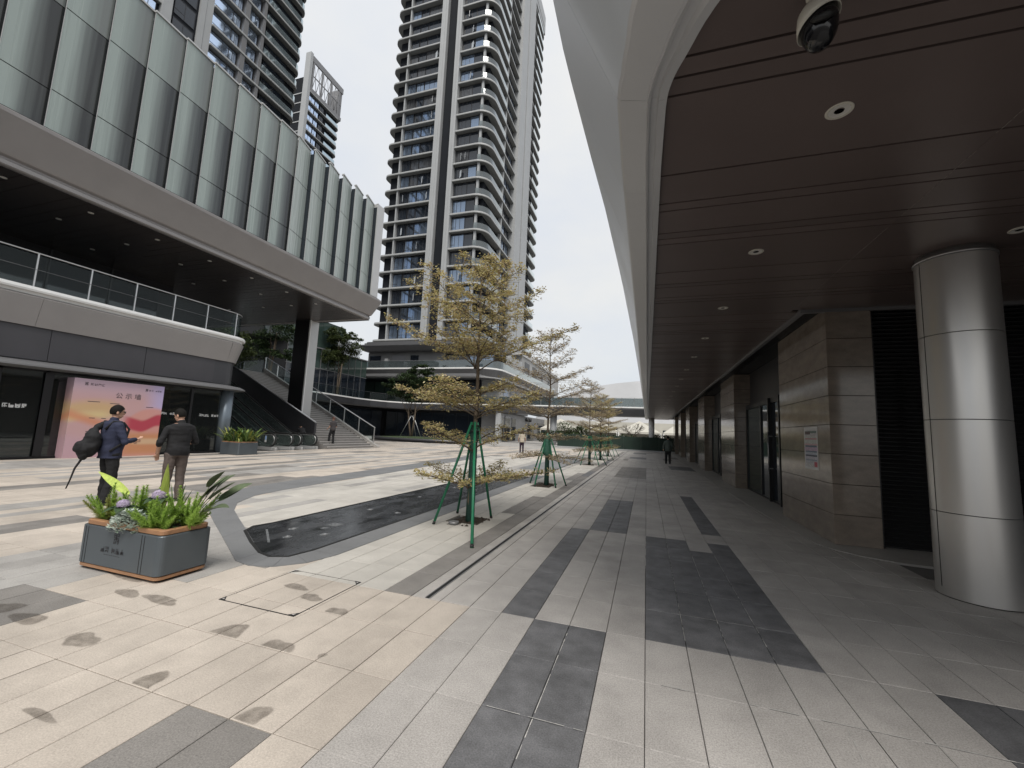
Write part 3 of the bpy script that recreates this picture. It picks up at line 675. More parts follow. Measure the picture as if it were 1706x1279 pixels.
q = MB(); q.tube([(ccx-.06,ccy-.072,ZC-.24),(ccx-.05,ccy-.084,ZC-.247),(ccx+.0,ccy-.100,ZC-.25),(ccx+.05,ccy-.086,ZC-.236)], [.004,.016,.02,.005], 10); q.build('lens_bulge', M['rubber'], dc)

# ------------------------------------------------------------------ left: retail building with glazed upper box
lb = thing('retail_building', (-25,8,0), 'grey retail building with pleated green glass box over a shaded terrace and dark shopfront', 'building')
XS = -19.6
# lower storey: path of the front edge, rounding at the north end
def front(off, r=1.0): return [(XS+off,-14),(XS+off,14.8)] + arc(XS+off-(r+off*.9), 14.8, r+off*.9, 0, 90, 10)[1:] + [(-34,14.8+r+off*.9)]
mb = MB(); mb.sweep(front(-.15), [(0,3.3),(0,4.46),(-.2,4.46),(-.2,3.3)][::-1]); sb = mb.build('sign_band', M['metal_dark'], lb)
M['band_panel'] = mat('charcoal_sign_panel', (0.062,0.060,0.066), 0.40, 0.3, var=.08, scale=1.0)
for k in range(-3, 5):
    y0 = 12.55+ (k-3)*2.9 - 4.05; y1 = y0+2.88
    if y1 > 14.9: y1 = 14.75
    if y0 > 14: break
    q = MB(); q.box(XS-.15+.001,XS-.128,y0,y1,3.32,4.43); q.build('band_panel', M['band_panel'], sb)
mb = MB(); mb.sweep(front(0), [(-.2,3.29),(.30,3.20),(.50,3.10),(.50,3.05),(.2,3.0),(-.2,3.0)][::-1]); mb.build('canopy_lip', M['metal_grey'], lb)
# terrace fascia in panels: bottom leans back
fp = front(0)
segs = [(-14,-9),(-9,-5.2),(-5.2,-1.4),(-1.4,2.4),(2.4,8.02),(8.02,14.8)]
prof = [(-.12,4.44),(-.05,4.42),(.16,5.20),(.20,5.36),(.14,5.42),(-.12,5.42)][::-1]
for a, b in segs:
    q = MB(); q.sweep([(XS,a+.004),(XS,b-.004)], prof); q.build('terrace_fascia_panel', M['metal_warm'], lb)
q = MB(); q.sweep([(XS,14.804)]+fp[2:], prof); q.build('terrace_fascia_panel', M['metal_warm'], lb)
q = MB(); q.sweep(fp, [(-.3,5.44),(.10,5.44),(.12,5.52),(.24,5.54),(.26,5.60),(.22,5.70),(-.3,5.70)][::-1]); q.build('slab_edge', M['white_trim'], lb)
q = MB(); q.prism([(-60,-14),(XS-.2,-14),(XS-.2,14.9),(-20.6,15.55),(-60,15.6)], 4.5, 5.66); q.build('terrace_floor', M['metal_grey'], lb)
# glass balustrade
rail = MB(); rail.tube([(p[0],p[1],6.90) for p in front(-.02)[:-1]] , .026, 8); rl = rail.build('terrace_railing', M['rail_steel'], lb)
py = [15.0-1.44*i for i in range(20)]
for y in py:
    q = MB(); q.box(XS-.05,XS+.0,y-.022,y+.022,5.70,6.89); q.build('post', M['rail_steel'], rl)
for a, b in zip(py[1:], py[:-1]):
    q = MB(); q.box(XS-.012,XS+.0,a+.03,b-.03,5.74,6.82); q.build('glass_panel', M['glass_rail'], rl)
q = MB(); q.tube([(XS+.012,-12,6.33),(XS+.012,14.9,6.33)], .009, 6); q.build('mid_rail', M['metal_grey'], rl)
q = MB(); q.sweep(front(-.03)[1:-1], [(-.006,5.74),(.006,5.74),(.006,6.82),(-.006,6.82)][::-1]); q.build('curved_glass', M['glass_rail'], rl)
# ground storey: glazing, mullions, round pillar, interior
mull = [-12+2.43*i for i in range(9)]+[8.55, 13.42]
sf = MB()
for y in mull: sf.box(XS-.2,XS-.08,y-.05,y+.05,.05,3.0)
sf.box(XS-.2,XS-.08,-14,15.1,0,.07); sf.box(XS-.2,XS-.08,-14,15.1,2.93,3.0); sf.box(XS-.2,XS-.06,8.5,8.72,.07,2.93)
shop = sf.build('shopfront', M['metal_black'], lb)
ms = sorted(mull)+[15.0]
for a, b in zip(ms[:-1], ms[1:]):
    q = MB(); q.box(XS-.15,XS-.14,a+.051,b-.051,.071,2.929); q.build('glass_pane', M['glass_shop'], shop)
M['pillar'] = mat('blue_grey_pillar_metal', (0.16,0.19,0.22), 0.35, 0.5, var=.06, scale=1)
q = MB(); q.lathe([(.27,0),(.27,3.0)], XS-.12, 15.08, 28); q.build('pillar', M['pillar'], lb)
M['interior'] = mat('dim_shop_interior', (0.05,0.05,0.05), .8, var=.2, scale=1)
q = MB(); q.box(-27,-26.8,-14,15.3,0,3.1); q.box(-26.8,XS-.3,15.1,15.3,0,3.1); q.box(-26.8,XS-.22,-14,15.1,3.02,3.1); q.add([(-26.8,-14,.01),(XS-.22,-14,.01),(XS-.22,15.1,.01),(-26.8,15.1,.01)], [(0,1,2,3)])
q.build('shop_interior', M['interior'], lb)
q = MB(); q.box(-22.5,-21.6,3.5,8.2,.012,.95); q.box(-22.6,-21.5,3.4,8.3,.95,1.0); q.build('counter', M['metal_grey'], lb)
# white lettering on the panes (too small to read in the photograph: letter-like strokes)
def glyphs(name, n, org, dirv, up, size, mat_, parent, gap=1.25, split=None, seed=1, thick=.12):
    rr = random.Random(seed); q = MB(); org = Vector(org); dirv = Vector(dirv); up = Vector(up); nn = dirv.cross(up)*.0008
    x = 0
    for i in range(n):
        if split is not None and i == split: x += gap*.8
        def stroke(a, b, t=thick):
            A = org+dirv*((x+a[0])*size)+up*(a[1]*size); B = org+dirv*((x+b[0])*size)+up*(b[1]*size)
            d = (B-A).normalized(); s_ = d.cross(dirv.cross(up)).normalized()*t*size/2
            q.add([A-s_+nn, B-s_+nn, B+s_+nn, A+s_+nn], [(0,1,2,3)])
        for h in sorted(rr.sample([.08,.28,.5,.7,.92], rr.choice([2,3]))): stroke((.1,h),(.9,h))
        for v in rr.sample([.12,.5,.86], rr.choice([1,2])): stroke((v,.05),(v,.97))
        if rr.random() < .6: stroke((.5,.5),(.1,.05))
        if rr.random() < .6: stroke((.5,.5),(.9,.05))
        x += gap
    return q.build(name, mat_, parent)
for y0, k in ((6.93,1),(12.02,2),(13.85,3)):
    s = .135 if k == 1 else .115
    glyphs('window_lettering', 8, (XS-.138,y0,1.68), (0,1,0), (0,0,1), s, M['white_trim'], shop, gap=1.05 if k > 1 else 1.08, split=4, seed=k, thick=.16)
# terrace back wall
q = MB(); q.box(-26.2,-26,-14,15.9,5.68,9.0); q.box(-34,-26.2,15.75,15.9,5.68,9.0); tw = q.build('terrace_wall', M['metal_black'], lb)
for y in [-10+2.3*i for i in range(11)]:
    q = MB(); q.box(-25.998,-25.97,y+.05,y+2.2,5.8,8.6); q.build('glass_pane', M['glass_dark'], tw)
    q = MB(); q.box(-25.998,-25.92,y-.03,y+.03,5.7,8.95); q.build('mullion', M['metal_dark'], tw)
# upper box: soffit, fascia, pleated glazing
YE = 24.15
js2 = [-14]
while js2[-1] < YE-.4: js2.append(js2[-1]+ (.42 if len(js2)%3 else .86))
js2[-1] = YE-.02
for a, b in zip(js2[:-1], js2[1:]):
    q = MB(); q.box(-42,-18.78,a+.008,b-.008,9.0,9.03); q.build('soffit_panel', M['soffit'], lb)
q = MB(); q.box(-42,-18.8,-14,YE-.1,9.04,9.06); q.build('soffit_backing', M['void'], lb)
pth = [(-18.2,-14),(-18.2,YE-.3)]+arc(-18.5,YE-.3,.3,0,90,5)[1:]+[(-42,YE)]
q = MB(); q.sweep(pth, [(-.60,8.985),(-.40,8.97),(-.34,9.0),(-.33,9.12),(-.38,9.17),(-.38,9.22),(-.26,9.26),(-.22,9.30),(.34,10.26),(.36,10.36),(.30,10.40),(-.6,10.40)][::-1])
q.build('upper_fascia', M['metal_warm'], lb)
q = MB(); q.sweep(pth, [(-.5,10.405),(.22,10.405),(.22,10.46),(-.5,10.46)][::-1]); q.build('fascia_flashing', M['metal_black'], lb)
q = MB(); q.box(-42,-18.75,-14,YE-.35,10.0,17.0); q.build('upper_box_core', M['metal_black'], lb)
# bay glass: bright-to-dark reflection painted across each pane, with vertical streaks
def bay_sheen(name, plain, top=False):
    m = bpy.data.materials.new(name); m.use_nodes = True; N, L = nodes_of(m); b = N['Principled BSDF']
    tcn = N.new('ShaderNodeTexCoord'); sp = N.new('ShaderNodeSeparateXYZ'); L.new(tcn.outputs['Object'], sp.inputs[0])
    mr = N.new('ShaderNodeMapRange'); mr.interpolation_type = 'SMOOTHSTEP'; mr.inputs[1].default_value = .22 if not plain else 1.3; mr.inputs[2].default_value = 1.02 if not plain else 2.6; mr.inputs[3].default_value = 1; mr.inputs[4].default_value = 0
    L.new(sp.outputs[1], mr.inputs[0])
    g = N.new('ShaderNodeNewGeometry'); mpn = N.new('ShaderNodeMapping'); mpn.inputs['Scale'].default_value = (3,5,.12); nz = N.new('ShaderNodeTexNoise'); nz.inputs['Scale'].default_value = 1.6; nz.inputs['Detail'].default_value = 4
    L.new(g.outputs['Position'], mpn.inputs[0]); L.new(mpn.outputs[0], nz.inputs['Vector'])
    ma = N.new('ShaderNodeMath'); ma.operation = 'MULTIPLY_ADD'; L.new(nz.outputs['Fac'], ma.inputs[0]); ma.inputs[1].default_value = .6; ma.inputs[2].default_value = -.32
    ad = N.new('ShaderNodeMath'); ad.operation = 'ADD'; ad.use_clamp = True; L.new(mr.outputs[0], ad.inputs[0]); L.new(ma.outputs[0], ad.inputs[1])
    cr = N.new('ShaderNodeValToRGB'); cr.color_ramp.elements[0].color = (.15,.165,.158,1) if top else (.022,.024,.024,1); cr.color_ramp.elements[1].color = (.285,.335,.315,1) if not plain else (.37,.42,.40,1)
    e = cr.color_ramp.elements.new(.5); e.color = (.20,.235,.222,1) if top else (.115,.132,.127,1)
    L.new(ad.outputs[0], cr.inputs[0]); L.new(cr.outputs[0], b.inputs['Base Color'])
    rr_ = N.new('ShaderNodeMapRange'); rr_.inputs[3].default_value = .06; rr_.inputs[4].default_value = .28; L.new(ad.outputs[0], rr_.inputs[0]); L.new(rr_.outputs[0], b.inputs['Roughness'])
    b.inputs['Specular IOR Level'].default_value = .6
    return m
M['bay_sheen'] = bay_sheen('painted_sheen_glass', False); M['bay_sheen_plain'] = bay_sheen('painted_sheen_glass_plain', True); M['bay_sheen_top'] = bay_sheen('painted_sheen_glass_upper', False, True)
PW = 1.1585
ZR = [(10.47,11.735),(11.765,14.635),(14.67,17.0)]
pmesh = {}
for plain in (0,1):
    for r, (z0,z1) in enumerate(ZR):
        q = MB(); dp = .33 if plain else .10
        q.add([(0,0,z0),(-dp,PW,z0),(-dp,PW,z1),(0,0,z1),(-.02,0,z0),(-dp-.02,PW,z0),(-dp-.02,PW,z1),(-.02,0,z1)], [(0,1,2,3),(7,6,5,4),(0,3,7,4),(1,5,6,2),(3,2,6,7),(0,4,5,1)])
        pmesh[(plain,r)] = q.mesh('glass_panel', M['bay_sheen_plain' if plain else ('bay_sheen_top' if r == 2 else 'bay_sheen')])
retm = []; capm = []
for DP in (.10,.33):
  q = MB(); q.add([(-DP+.01,0,10.47),(0,0,10.47),(0,0,16.8),(-DP+.01,0,16.8)], [(0,1,2,3)]); q.box(-.03,.006,-.008,.0,10.47,17.0,1); retm.append(q.mesh('return_panel', [M['glass_dark'], M['metal_light']]))
  q = MB(); q.add([(.05,-.02,17.0),(-DP+.05,PW-.02,17.0),(-DP-.12,PW-.02,17.0),(-.12,-.02,17.0),(.05,-.02,17.07),(-DP+.05,PW-.02,17.07),(-DP-.12,PW-.02,17.07),(-.12,-.02,17.07)], [(0,3,2,1),(4,5,6,7),(0,1,5,4),(1,2,6,5),(2,3,7,6),(3,0,4,7)]); capm.append(q.mesh('coping', M['metal_light']))
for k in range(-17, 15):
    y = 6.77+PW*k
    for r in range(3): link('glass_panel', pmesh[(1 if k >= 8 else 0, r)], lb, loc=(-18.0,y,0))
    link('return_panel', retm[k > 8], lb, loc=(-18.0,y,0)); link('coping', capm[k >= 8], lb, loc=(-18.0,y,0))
q = MB(); q.box(-18.5,-17.97,22.99,23.72,10.47,17.05); q.box(-42,-18.5,23.6,23.72,10.47,17.05); q.build('end_pier', M['metal_light'], lb)
# downlights in the soffit (lit)
M['lamp'] = bpy.data.materials.new('lit_lamp'); M['lamp'].use_nodes = True
b = M['lamp'].node_tree.nodes['Principled BSDF']; b.inputs['Emission Color'].default_value = (1,.93,.82,1); b.inputs['Emission Strength'].default_value = 2.0
for x in (-19.7,-21.65,-24,-27):
    for k in range(9):
        y = 2.3+2.22*k
        if x < -23 and k % 2: continue
        q = MB(); q.lathe([(.085,8.992),(.085,8.998),(.06,8.999)], x, y, 14); o = q.build('downlight', M['reflector'], lb)
        q = MB(); q.lathe([(.05,8.9955),(.001,8.9955)], x, y, 10); q.build('lamp', M['lamp'], o)
# box column through the stair
q = MB(); q.box(-24.5,-23.2,23.25,24.12,1.2,9.0); bc = q.build('box_column', M['metal_black'], lb)
q = MB(); q.box(-23.198,-23.16,23.36,24.10,1.2,8.99); q.build('column_panel', M['metal_light'], bc)
q = MB(); q.box(-23.2,-23.10,23.245,23.33,1.2,8.99); q.build('corner_strip', M['white_trim'], bc)
# lower flank wall beside the escalators
q = MB(); q.box(-34,-20.8,15.62,15.8,0,4.5); q.build('flank_wall', M['metal_dark'], lb)
# ---------------- printed announcement wall in front of the shop
bw = thing('announcement_wall', (-19.35,10.5,0), 'tall printed board with pink, orange and red swirls in front of the shop window', 'display board')
YA, YB, ZB = 9.10, 12.0, 2.84; xf = -19.30
q = MB(); q.box(-19.72,xf-.004,YA,YB,.0,ZB); q.build('board_body', M['paper'], bw)
def art(u, v):
    """colours of the print: lilac top, ochre band, orange, red fold, pink foot"""
    def sm(a,b,x): t = min(1,max(0,(x-a)/(b-a))); return t*t*(3-2*t)
    def mixc(a,b,t): return tuple(lerp(p,q_,t) for p,q_ in zip(a,b))
    c = mixc((.62,.36,.36),(.60,.42,.52),sm(.72,1,v))
    c = mixc(c,(.50,.42,.72),sm(.72,1.0,u)*sm(.3,.75,v)*.9)
    w1 = .60+.10*math.sin(u*3.4+.6); d = v-w1
    c = mixc(c,(.66,.42,.20),(1-sm(.02,.16,abs(d+.06)))*(1-sm(.35,.62,u)))
    c = mixc(c,(.74,.55,.24),(1-sm(.0,.09,abs(v-(.50+.05*math.sin(u*5)))))*(1-sm(.30,.5,u)))
    c = mixc(c,(.72,.26,.12),(1-sm(.0,.10,abs(v-(.44-.35*(u-.3)))))*(1-sm(.55,.9,u))*.9)
    e = v-(.60-1.6*(u-.88)**2-.06*math.cos(u*3))
    c = mixc(c,(.70,.30,.24),(1-sm(-.01,.05,e))*sm(.42,.6,u)*.9)
    rf = (1-sm(.06,.10,abs(v-(.46-.30*(u-.6)+.16*sm(.75,1,u)))))*sm(.52,.66,u)
    c = mixc(c,(.52,.035,.07),rf)
    c = mixc(c,(.66,.27,.11),(1-sm(.10,.19,abs(v-.17)))*sm(.42,.7,u))
    c = mixc(c,(.72,.45,.25),(1-sm(.02,.06,abs(v-.2)))*sm(.6,.8,u))
    c = mixc(c,(.60,.36,.42),(1-sm(.2,.36,v+.12*u))*(1-sm(.4,.6,u))*.9)
    g_ = sum(c)/3
    return tuple(lerp(x,g_,.14)*.84 for x in c)
M['print'] = bpy.data.materials.new('board_print'); M['print'].use_nodes = True; N, L = nodes_of(M['print'])
at = N.new('ShaderNodeAttribute'); at.attribute_name = 'print'; L.new(at.outputs['Color'], N['Principled BSDF'].inputs['Base Color']); N['Principled BSDF'].inputs['Roughness'].default_value = .45
def printed(name, corners, f, nu, nv, parent):
    o, du, dv = [Vector(c) for c in corners]; vs = []; cs = []
    for j in range(nv+1):
        for i in range(nu+1): vs.append(o+du*(i/nu)+dv*(j/nv)); cs.append(f(i/nu,j/nv))
    me = bpy.data.meshes.new(name); me.from_pydata(vs,[],[(j*(nu+1)+i,j*(nu+1)+i+1,(j+1)*(nu+1)+i+1,(j+1)*(nu+1)+i) for j in range(nv) for i in range(nu)])
    a = me.color_attributes.new('print','FLOAT_COLOR','POINT')
    for k, c in enumerate(cs): a.data[k].color = (*c,1)
    me.materials.append(M['print']); return link(name, me, parent)
printed('printed_face', ((xf,YA,0),(0,YB-YA,0),(0,0,ZB)), art, 60, 60, bw)
printed('printed_side', ((-19.72,YA-.003,0),(.416,0,0),(0,0,ZB)), lambda u,v: tuple(q_*.9 for q_ in art(.12-.1*u,v)), 8, 40, bw)
def text_mesh(s, size, mat_, loc, rot, parent, name='lettering'):
    cu = bpy.data.curves.new('text','FONT'); cu.body = s; cu.size = size; cu.align_x = 'CENTER'; cu.extrude = .001; cu.resolution_u = 3
    o = bpy.data.objects.new('text', cu); COL.objects.link(o); bpy.context.view_layer.update()
    me = bpy.data.meshes.new_from_object(o.evaluated_get(bpy.context.evaluated_depsgraph_get())); bpy.data.objects.remove(o)
    me.materials.clear(); me.materials.append(mat_); return link(name, me, parent, loc=loc, rot=rot)
text_mesh('公 示 墙', .24, M['ink'], (xf+.004,10.78,2.23), (R(90),0,R(90)), bw)
def emblem(name, org, dirv, up, s, mat_, parent, th=.09):
    """square seal made of angular strokes"""
    S = [((.1,1),(.1,.58)),((.1,.58),(.9,.58)),((.1,.8),(.42,.8)),((.42,1.0),(.42,.58)),((.58,.98),(.9,.98)),((.9,.98),(.9,.74)),((.58,.78),(.9,.78)),((.5,.9),(.5,.34)),((.08,.44),(.92,.44)),((.14,.44),(.08,.02)),((.08,.04),(.4,.16)),((.4,.34),(.4,.04)),((.62,.3),(.9,.3)),((.9,.44),(.9,.1)),((.62,.3),(.84,.0))]
    q = MB(); org = Vector(org); dirv = Vector(dirv); up = Vector(up); nn = dirv.cross(up)*.0008
    for a, b in S:
        A = org+dirv*a[0]*s*.8+up*a[1]*s; B = org+dirv*b[0]*s*.8+up*b[1]*s; d = (B-A).normalized(); w_ = d.cross(dirv.cross(up)).normalized()*th*s/2
        q.add([A-w_+nn,B-w_+nn,B+w_+nn,A+w_+nn], [(0,1,2,3)])
    return q.build(name, mat_, parent)
emblem('emblem', (xf+.003,9.40,2.60), (0,1,0), (0,0,1), .12, M['ink'], bw); glyphs('small_lettering', 4, (xf+.003,9.56,2.61), (0,1,0), (0,0,1), .09, M['ink'], bw, seed=11)
emblem('emblem', (xf+.003,11.32,2.57), (0,1,0), (0,0,1), .11, M['ink'], bw); glyphs('small_lettering', 5, (xf+.003,11.45,2.59), (0,1,0), (0,0,1), .065, M['ink'], bw, split=2, seed=12)
q = MB()
for y, z, l in [(9.55,2.02,.36),(10.22,1.99,.3),(11.42,1.93,.26),(9.66,1.42,.17),(10.02,1.42,.14),(9.62,.93,.16),(10.3,1.0,.2)]: q.box(xf+.001,xf+.0022,y,y+l,z,z+.022)
q.build('heading_bars', M['ink'], bw)
# two pale chairs inside the shop window
def chair(x, y, rz, label):
    c = thing('chair', (0,0,0), label, 'chair', 'pale chairs inside the shop')
    q = MB(); q.bbox(-.22,.22,-.22,.22,.43,.46,.008); q.build('seat', M['plastic_white'], c)
    q = MB(); q.sweep([(-.2,-.2),(-.08,-.235),(.08,-.235),(.2,-.2)], [(-.01,.62),(.01,.62),(.01,.82),(-.01,.82)][::-1]); q.build('backrest', M['plastic_white'], c)
    for sx in (-1,1):
        for sy in (-1,1):
            q = MB(); q.tube([(sx*.19,sy*.19,.44),(sx*.23,sy*.23,0.0)], .012, 6); 
            q.build('leg', M['plastic_white'], c)
        q = MB(); q.tube([(sx*.19,-.19,.44),(sx*.2,-.21,.82)], .012, 6); q.build('back_post', M['plastic_white'], c)
    c.location = (x,y,.012); c.rotation_euler = (0,0,rz)
chair(-20.25,13.0,R(-100),'left pale chair just inside the shop window, beside the black sweater man')
chair(-20.3,13.85,R(-80),'right pale chair just inside the shop window, nearer the round pillar')

# ------------------------------------------------------------------ stair and escalators
SX0, RIS, TRD, NS = -19.2, .15, .31, 37
st = thing('staircase', (-19.2,24.4,0), 'wide grey stone stair climbing to the upper deck behind the box column', 'staircase')
M['step'] = mat('grey_stone_step', (0.20,0.19,0.18), .75, var=.1, scale=3, fine=.15, fscale=150)
M['nosing'] = mat('pale_stair_nosing', (0.42,0.40,0.38), .7)
q = MB(); Y0, Y1 = 22.5, 26.35
q.add([(-TRD,Y0,0),(.0,Y0,0),(.0,Y1,0),(-TRD,Y1,0),(-TRD,Y0,RIS-.001),(.0,Y0,RIS-.001),(.0,Y1,RIS-.001),(-TRD,Y1,RIS-.001)], [(4,5,6,7),(1,2,6,5),(0,1,5,4),(2,3,7,6)], 0)
q.box(-.05,.012,Y0+.01,Y1-.01,RIS-.03,RIS+.002,1)
sm_ = q.mesh('step', [M['step'], M['nosing']])
q = MB(); Yw = 21.62
q.add([(-TRD,Yw,0),(.0,Yw,0),(.0,Y1,0),(-TRD,Y1,0),(-TRD,Yw,RIS-.001),(.0,Yw,RIS-.001),(.0,Y1,RIS-.001),(-TRD,Y1,RIS-.001)], [(4,5,6,7),(1,2,6,5),(0,1,5,4),(2,3,7,6)], 0)
q.box(-.05,.012,Yw+.01,Y1-.01,RIS-.03,RIS+.002,1); smw = q.mesh('step', [M['step'], M['nosing']])
for i in range(NS): link('step', smw if i < 6 else sm_, st, loc=(SX0-i*TRD,0,i*RIS))
q = MB(); P = [(SX0-.01,0)]
for i in range(6): P += [(SX0-.01-i*TRD,RIS*(i+1)-.02),(SX0-.01-(i+1)*TRD,RIS*(i+1)-.02)]
P += [(SX0-6*TRD,0)]
q.rings([[(x,Yw+.004,z) for x,z in P],[(x,Yw+.03,z) for x,z in P]],0,True,False); q.build('stair_cheek', M['step'], st)
q = MB(); q.box(SX0-6*TRD-.02,SX0-6*TRD+.0,Yw,22.5,0,.9); q.build('stair_back', M['step'], st)
sl = RIS/TRD
def zst(x): return (SX0-x)*sl
q = MB()  # solid parapet towards the escalators
xa, xb = -20.95, -30.8
P = [(xa,0),(xa,1.62),(xb,1.62+(xa-xb)*sl),(xb,0)]
q.rings([[(x,22.28,z) for x,z in P],[(x,22.44,z) for x,z in P]], 0, True, False); q.build('parapet', M['metal_dark'], st)
q = MB(); q.tube([(xa+.02,22.36,1.64),(xb,22.36,1.64+(xa-xb)*sl)], .045, 8); q.build('parapet_rail', M['rail_steel'], st)
q = MB(); xs_, xe = -18.85, -30.7
P = [(xs_,-.0),(xs_,.1),(xe,.1+.2+(xs_-xe)*sl),(xe,-.5+(xs_-xe)*sl)]
q.rings([[(x,26.36,z) for x,z in P],[(x,26.62,z) for x,z in P]], 0, True, False); q.build('stringer', M['light'], st)
def zr(x): return .12+(xs_-x)*sl
hr = MB(); hr.tube([(-19.3,26.5,zr(-19.3)+1.12),(xe,26.5,zr(xe)+1.12)], .035, 8); hro = hr.build('handrail', M['rail_steel'], st)
pxs = [-19.35-1.42*i for i in range(9)]
for x in pxs: q = MB(); q.box(x-.025,x+.025,26.47,26.53,zr(x)-.04,zr(x)+1.1); q.build('post', M['rail_steel'], hro)
for a, b in zip(pxs[:-1], pxs[1:]):
    q = MB(); a -= .04; b += .04
    P = [(a,zr(a)+.1),(a,zr(a)+1.02),(b,zr(b)+1.02),(b,zr(b)+.1)]
    q.rings([[(x,26.49,z) for x,z in P],[(x,26.505,z) for x,z in P]],0,True,False); q.build('glass_panel', M['glass_rail'], hro)
q = MB(); q.rings([[(x,26.7,z) for x,z in [(-19.6,0),(xe,(xs_-xe)*sl-.6),(xe,0)]],[(x,26.75,z) for x,z in [(-19.6,0),(xe,(xs_-xe)*sl-.6),(xe,0)]]],0,True,False); q.build('side_wall', M['metal_dark'], st)
M['esc_glass'] = glass('escalator_glass', (.6,.68,.66), .72, .02, 1.2, .22)
def escalator(x0, y0, label):
    e = thing('escalator', (x0,y0+.6,0), label, 'escalator', 'pair of escalators beside the stair')
    ang = math.tan(R(30)); xh = x0-1.75; run = 5.4/ang
    def line(off, zo):
        return [(x0-off,zo),(xh,zo),(xh-.35,zo+.07),(xh-.7,zo+.24)]+[(xh-run-.35,zo+5.37),(xh-run-1.6,zo+5.45)]
    for y in (y0, y0+1.2):
        q = MB(); lo = line(.0,.12); hi = line(.38,.92)
        nz = [(x0-.38+.36*math.cos(R(a)),.56+.36*math.sin(R(a))) for a in (-90,-60,-30,0,30,60,90)]
        poly = nz + hi[1:] + lo[::-1][:-1]
        q.rings([[(x,y-.006,z) for x,z in poly],[(x,y+.006,z) for x,z in poly]],0,True,False); q.build('balustrade', M['esc_glass'], e)
        q = MB(); pts = [(x0-.75,y,.17)]+[(x,y,z) for x,z in nz]+[(x,y,z) for x,z in hi[1:]]
        q.tube(pts, .042, 8); q.build('handrail', M['rubber'], e)
        q = MB(); ip = [(x0-.42+.29*math.cos(R(a)),y,.56+.29*math.sin(R(a))) for a in (-60,-30,0,30,60,90)]+[(x,y,z-.07) for x,z in hi[1:]]
        q.tube(ip, .030, 6); q.build('rail_track', M['rail_steel'], e)
        q = MB(); P = [(x0-.2,0),(x0-.2,.17),(xh,.17),(xh-.7,.34),(xh-run-.4,5.5),(xh-run-.4,5.0),(xh-.55,0)]
        for s_ in (-1,1):
            yy = y+s_*.05; q.rings([[(x,yy-.045,z) for x,z in P],[(x,yy+.045,z) for x,z in P]],0,True,False)
        q.build('skirt', M['metal_light'], e)
        q = MB(); q.bbox(x0-.22,x0+.06,y-.075,y+.075,0,.16,.02); q.build('newel_base', M['metal_light'], e)
        for xx, zz in ((-1.2,.62),(-1.15,.3)):
            q = MB(); q.tube([(x0+xx,y-.012,zz),(x0+xx,y+.02,zz)], .03, 10); q.build('glass_clamp', M['rail_steel'], e)
    q = MB(); q.box(x0-.9,x0-.1,y0+.1,y0+1.1,.0,.012); q.build('comb_plate', M['rail_steel'], e)
    q = MB()
    for i in range(34):
        x = xh-.2-i*.305; z = max(0.0,(i-1)*.176); q.box(x-.305,x,y0+.1,y0+1.1,max(0,z-.3),z+.02); q.box(x-.02,x+.002,y0+.1,y0+1.1,z+.0205,z+.024,1)
    q.build('moving_steps', [M['metal_grey'], M['rail_steel']], e, kind='stuff')
    q = MB(); P = [(xh+.1,0),(xh-.9,0.18),(xh-run-.4,4.9),(xh-run-.4,4.0),(xh-1.4,0)]
    q.rings([[(x,y0+.02,z) for x,z in P],[(x,y0+1.18,z) for x,z in P]],0,True,False); q.build('truss_cladding', M['metal_grey'], e)
    # stickers on the newel glass
    q = MB(); q.box(x0-.82,x0-.70,y0-.0095,y0-.0075,.42,.78); q.build('sticker', M['paper'], e)
    q = MB(); q.box(x0-.81,x0-.71,y0-.0115,y0-.0098,.55,.77); q.build('sticker_print', M['sticker_blue'], e)
M['sticker_blue'] = mat('blue_print', (0.22,0.36,0.62), .5)
escalator(-19.62, 18.15, 'left escalator, next to the round shop pillar and planter')
escalator(-19.60, 19.98, 'right escalator, between its twin and the stone stair')
# ------------------------------------------------------------------ upper deck, terraced building and footbridge
M['render_dark'] = mat('dark_grey_rendered_wall', (0.19,0.19,0.19), 0.7, var=0.08, scale=0.8, grime=0.15)
tb = thing('terraced_building', (-32,60,0), 'low grey building with curved terraces and long deck at the foot of the main tower', 'building')
dk = [(-30.7,26.4),(-33.5,26.9),(-36.5,28.6),(-38.8,32.5),(-39.6,38),(-39.9,44),(-40.6,50.5)]+[(-38.2+2.6*math.cos(R(a))*.98-.0,56.0+2.4*math.sin(R(a))) for a in (195,220,245,270)][0:0]
dk += [(-40.3,53.6),(-39.2,56.4),(-37.2,58.2),(-34.5,58.8),(-28,58.6),(-21.2,58.1)]
DZ = 5.6
prof = [(-.55,4.55),(-.25,4.55),(-.02,5.3),(0,5.36),(-.55,5.36)][::-1]
q = MB(); q.sweep(dk, [(-.8,4.5),(-.5,4.5),(-.04,5.30),(-.04,5.40),(-.8,5.40)][::-1], smooth=False); q.build('deck_fascia', M['metal_mid'], tb)
q = MB(); q.sweep(dk, [(-.8,5.405),(.02,5.405),(.05,5.45),(.05,5.60),(-.8,5.60)][::-1]); q.build('deck_edge', M['white_trim'], tb)
q = MB(); q.prism(dk+[(-21.2,75),(-75,75),(-75,26.4)], 4.6, 5.58); q.build('deck', M['metal_dark'], tb)
rl = MB(); rl.tube([(p[0]-.1,p[1]-.05,6.72) for p in dk], .025, 6); rlo = rl.build('deck_railing', M['metal_dark'], tb)
q = MB(); q.sweep(dk, [(-.12,5.62),(-.10,5.62),(-.10,6.68),(-.12,6.68)][::-1]); q.build('glass_panel', M['glass_rail'], rlo)
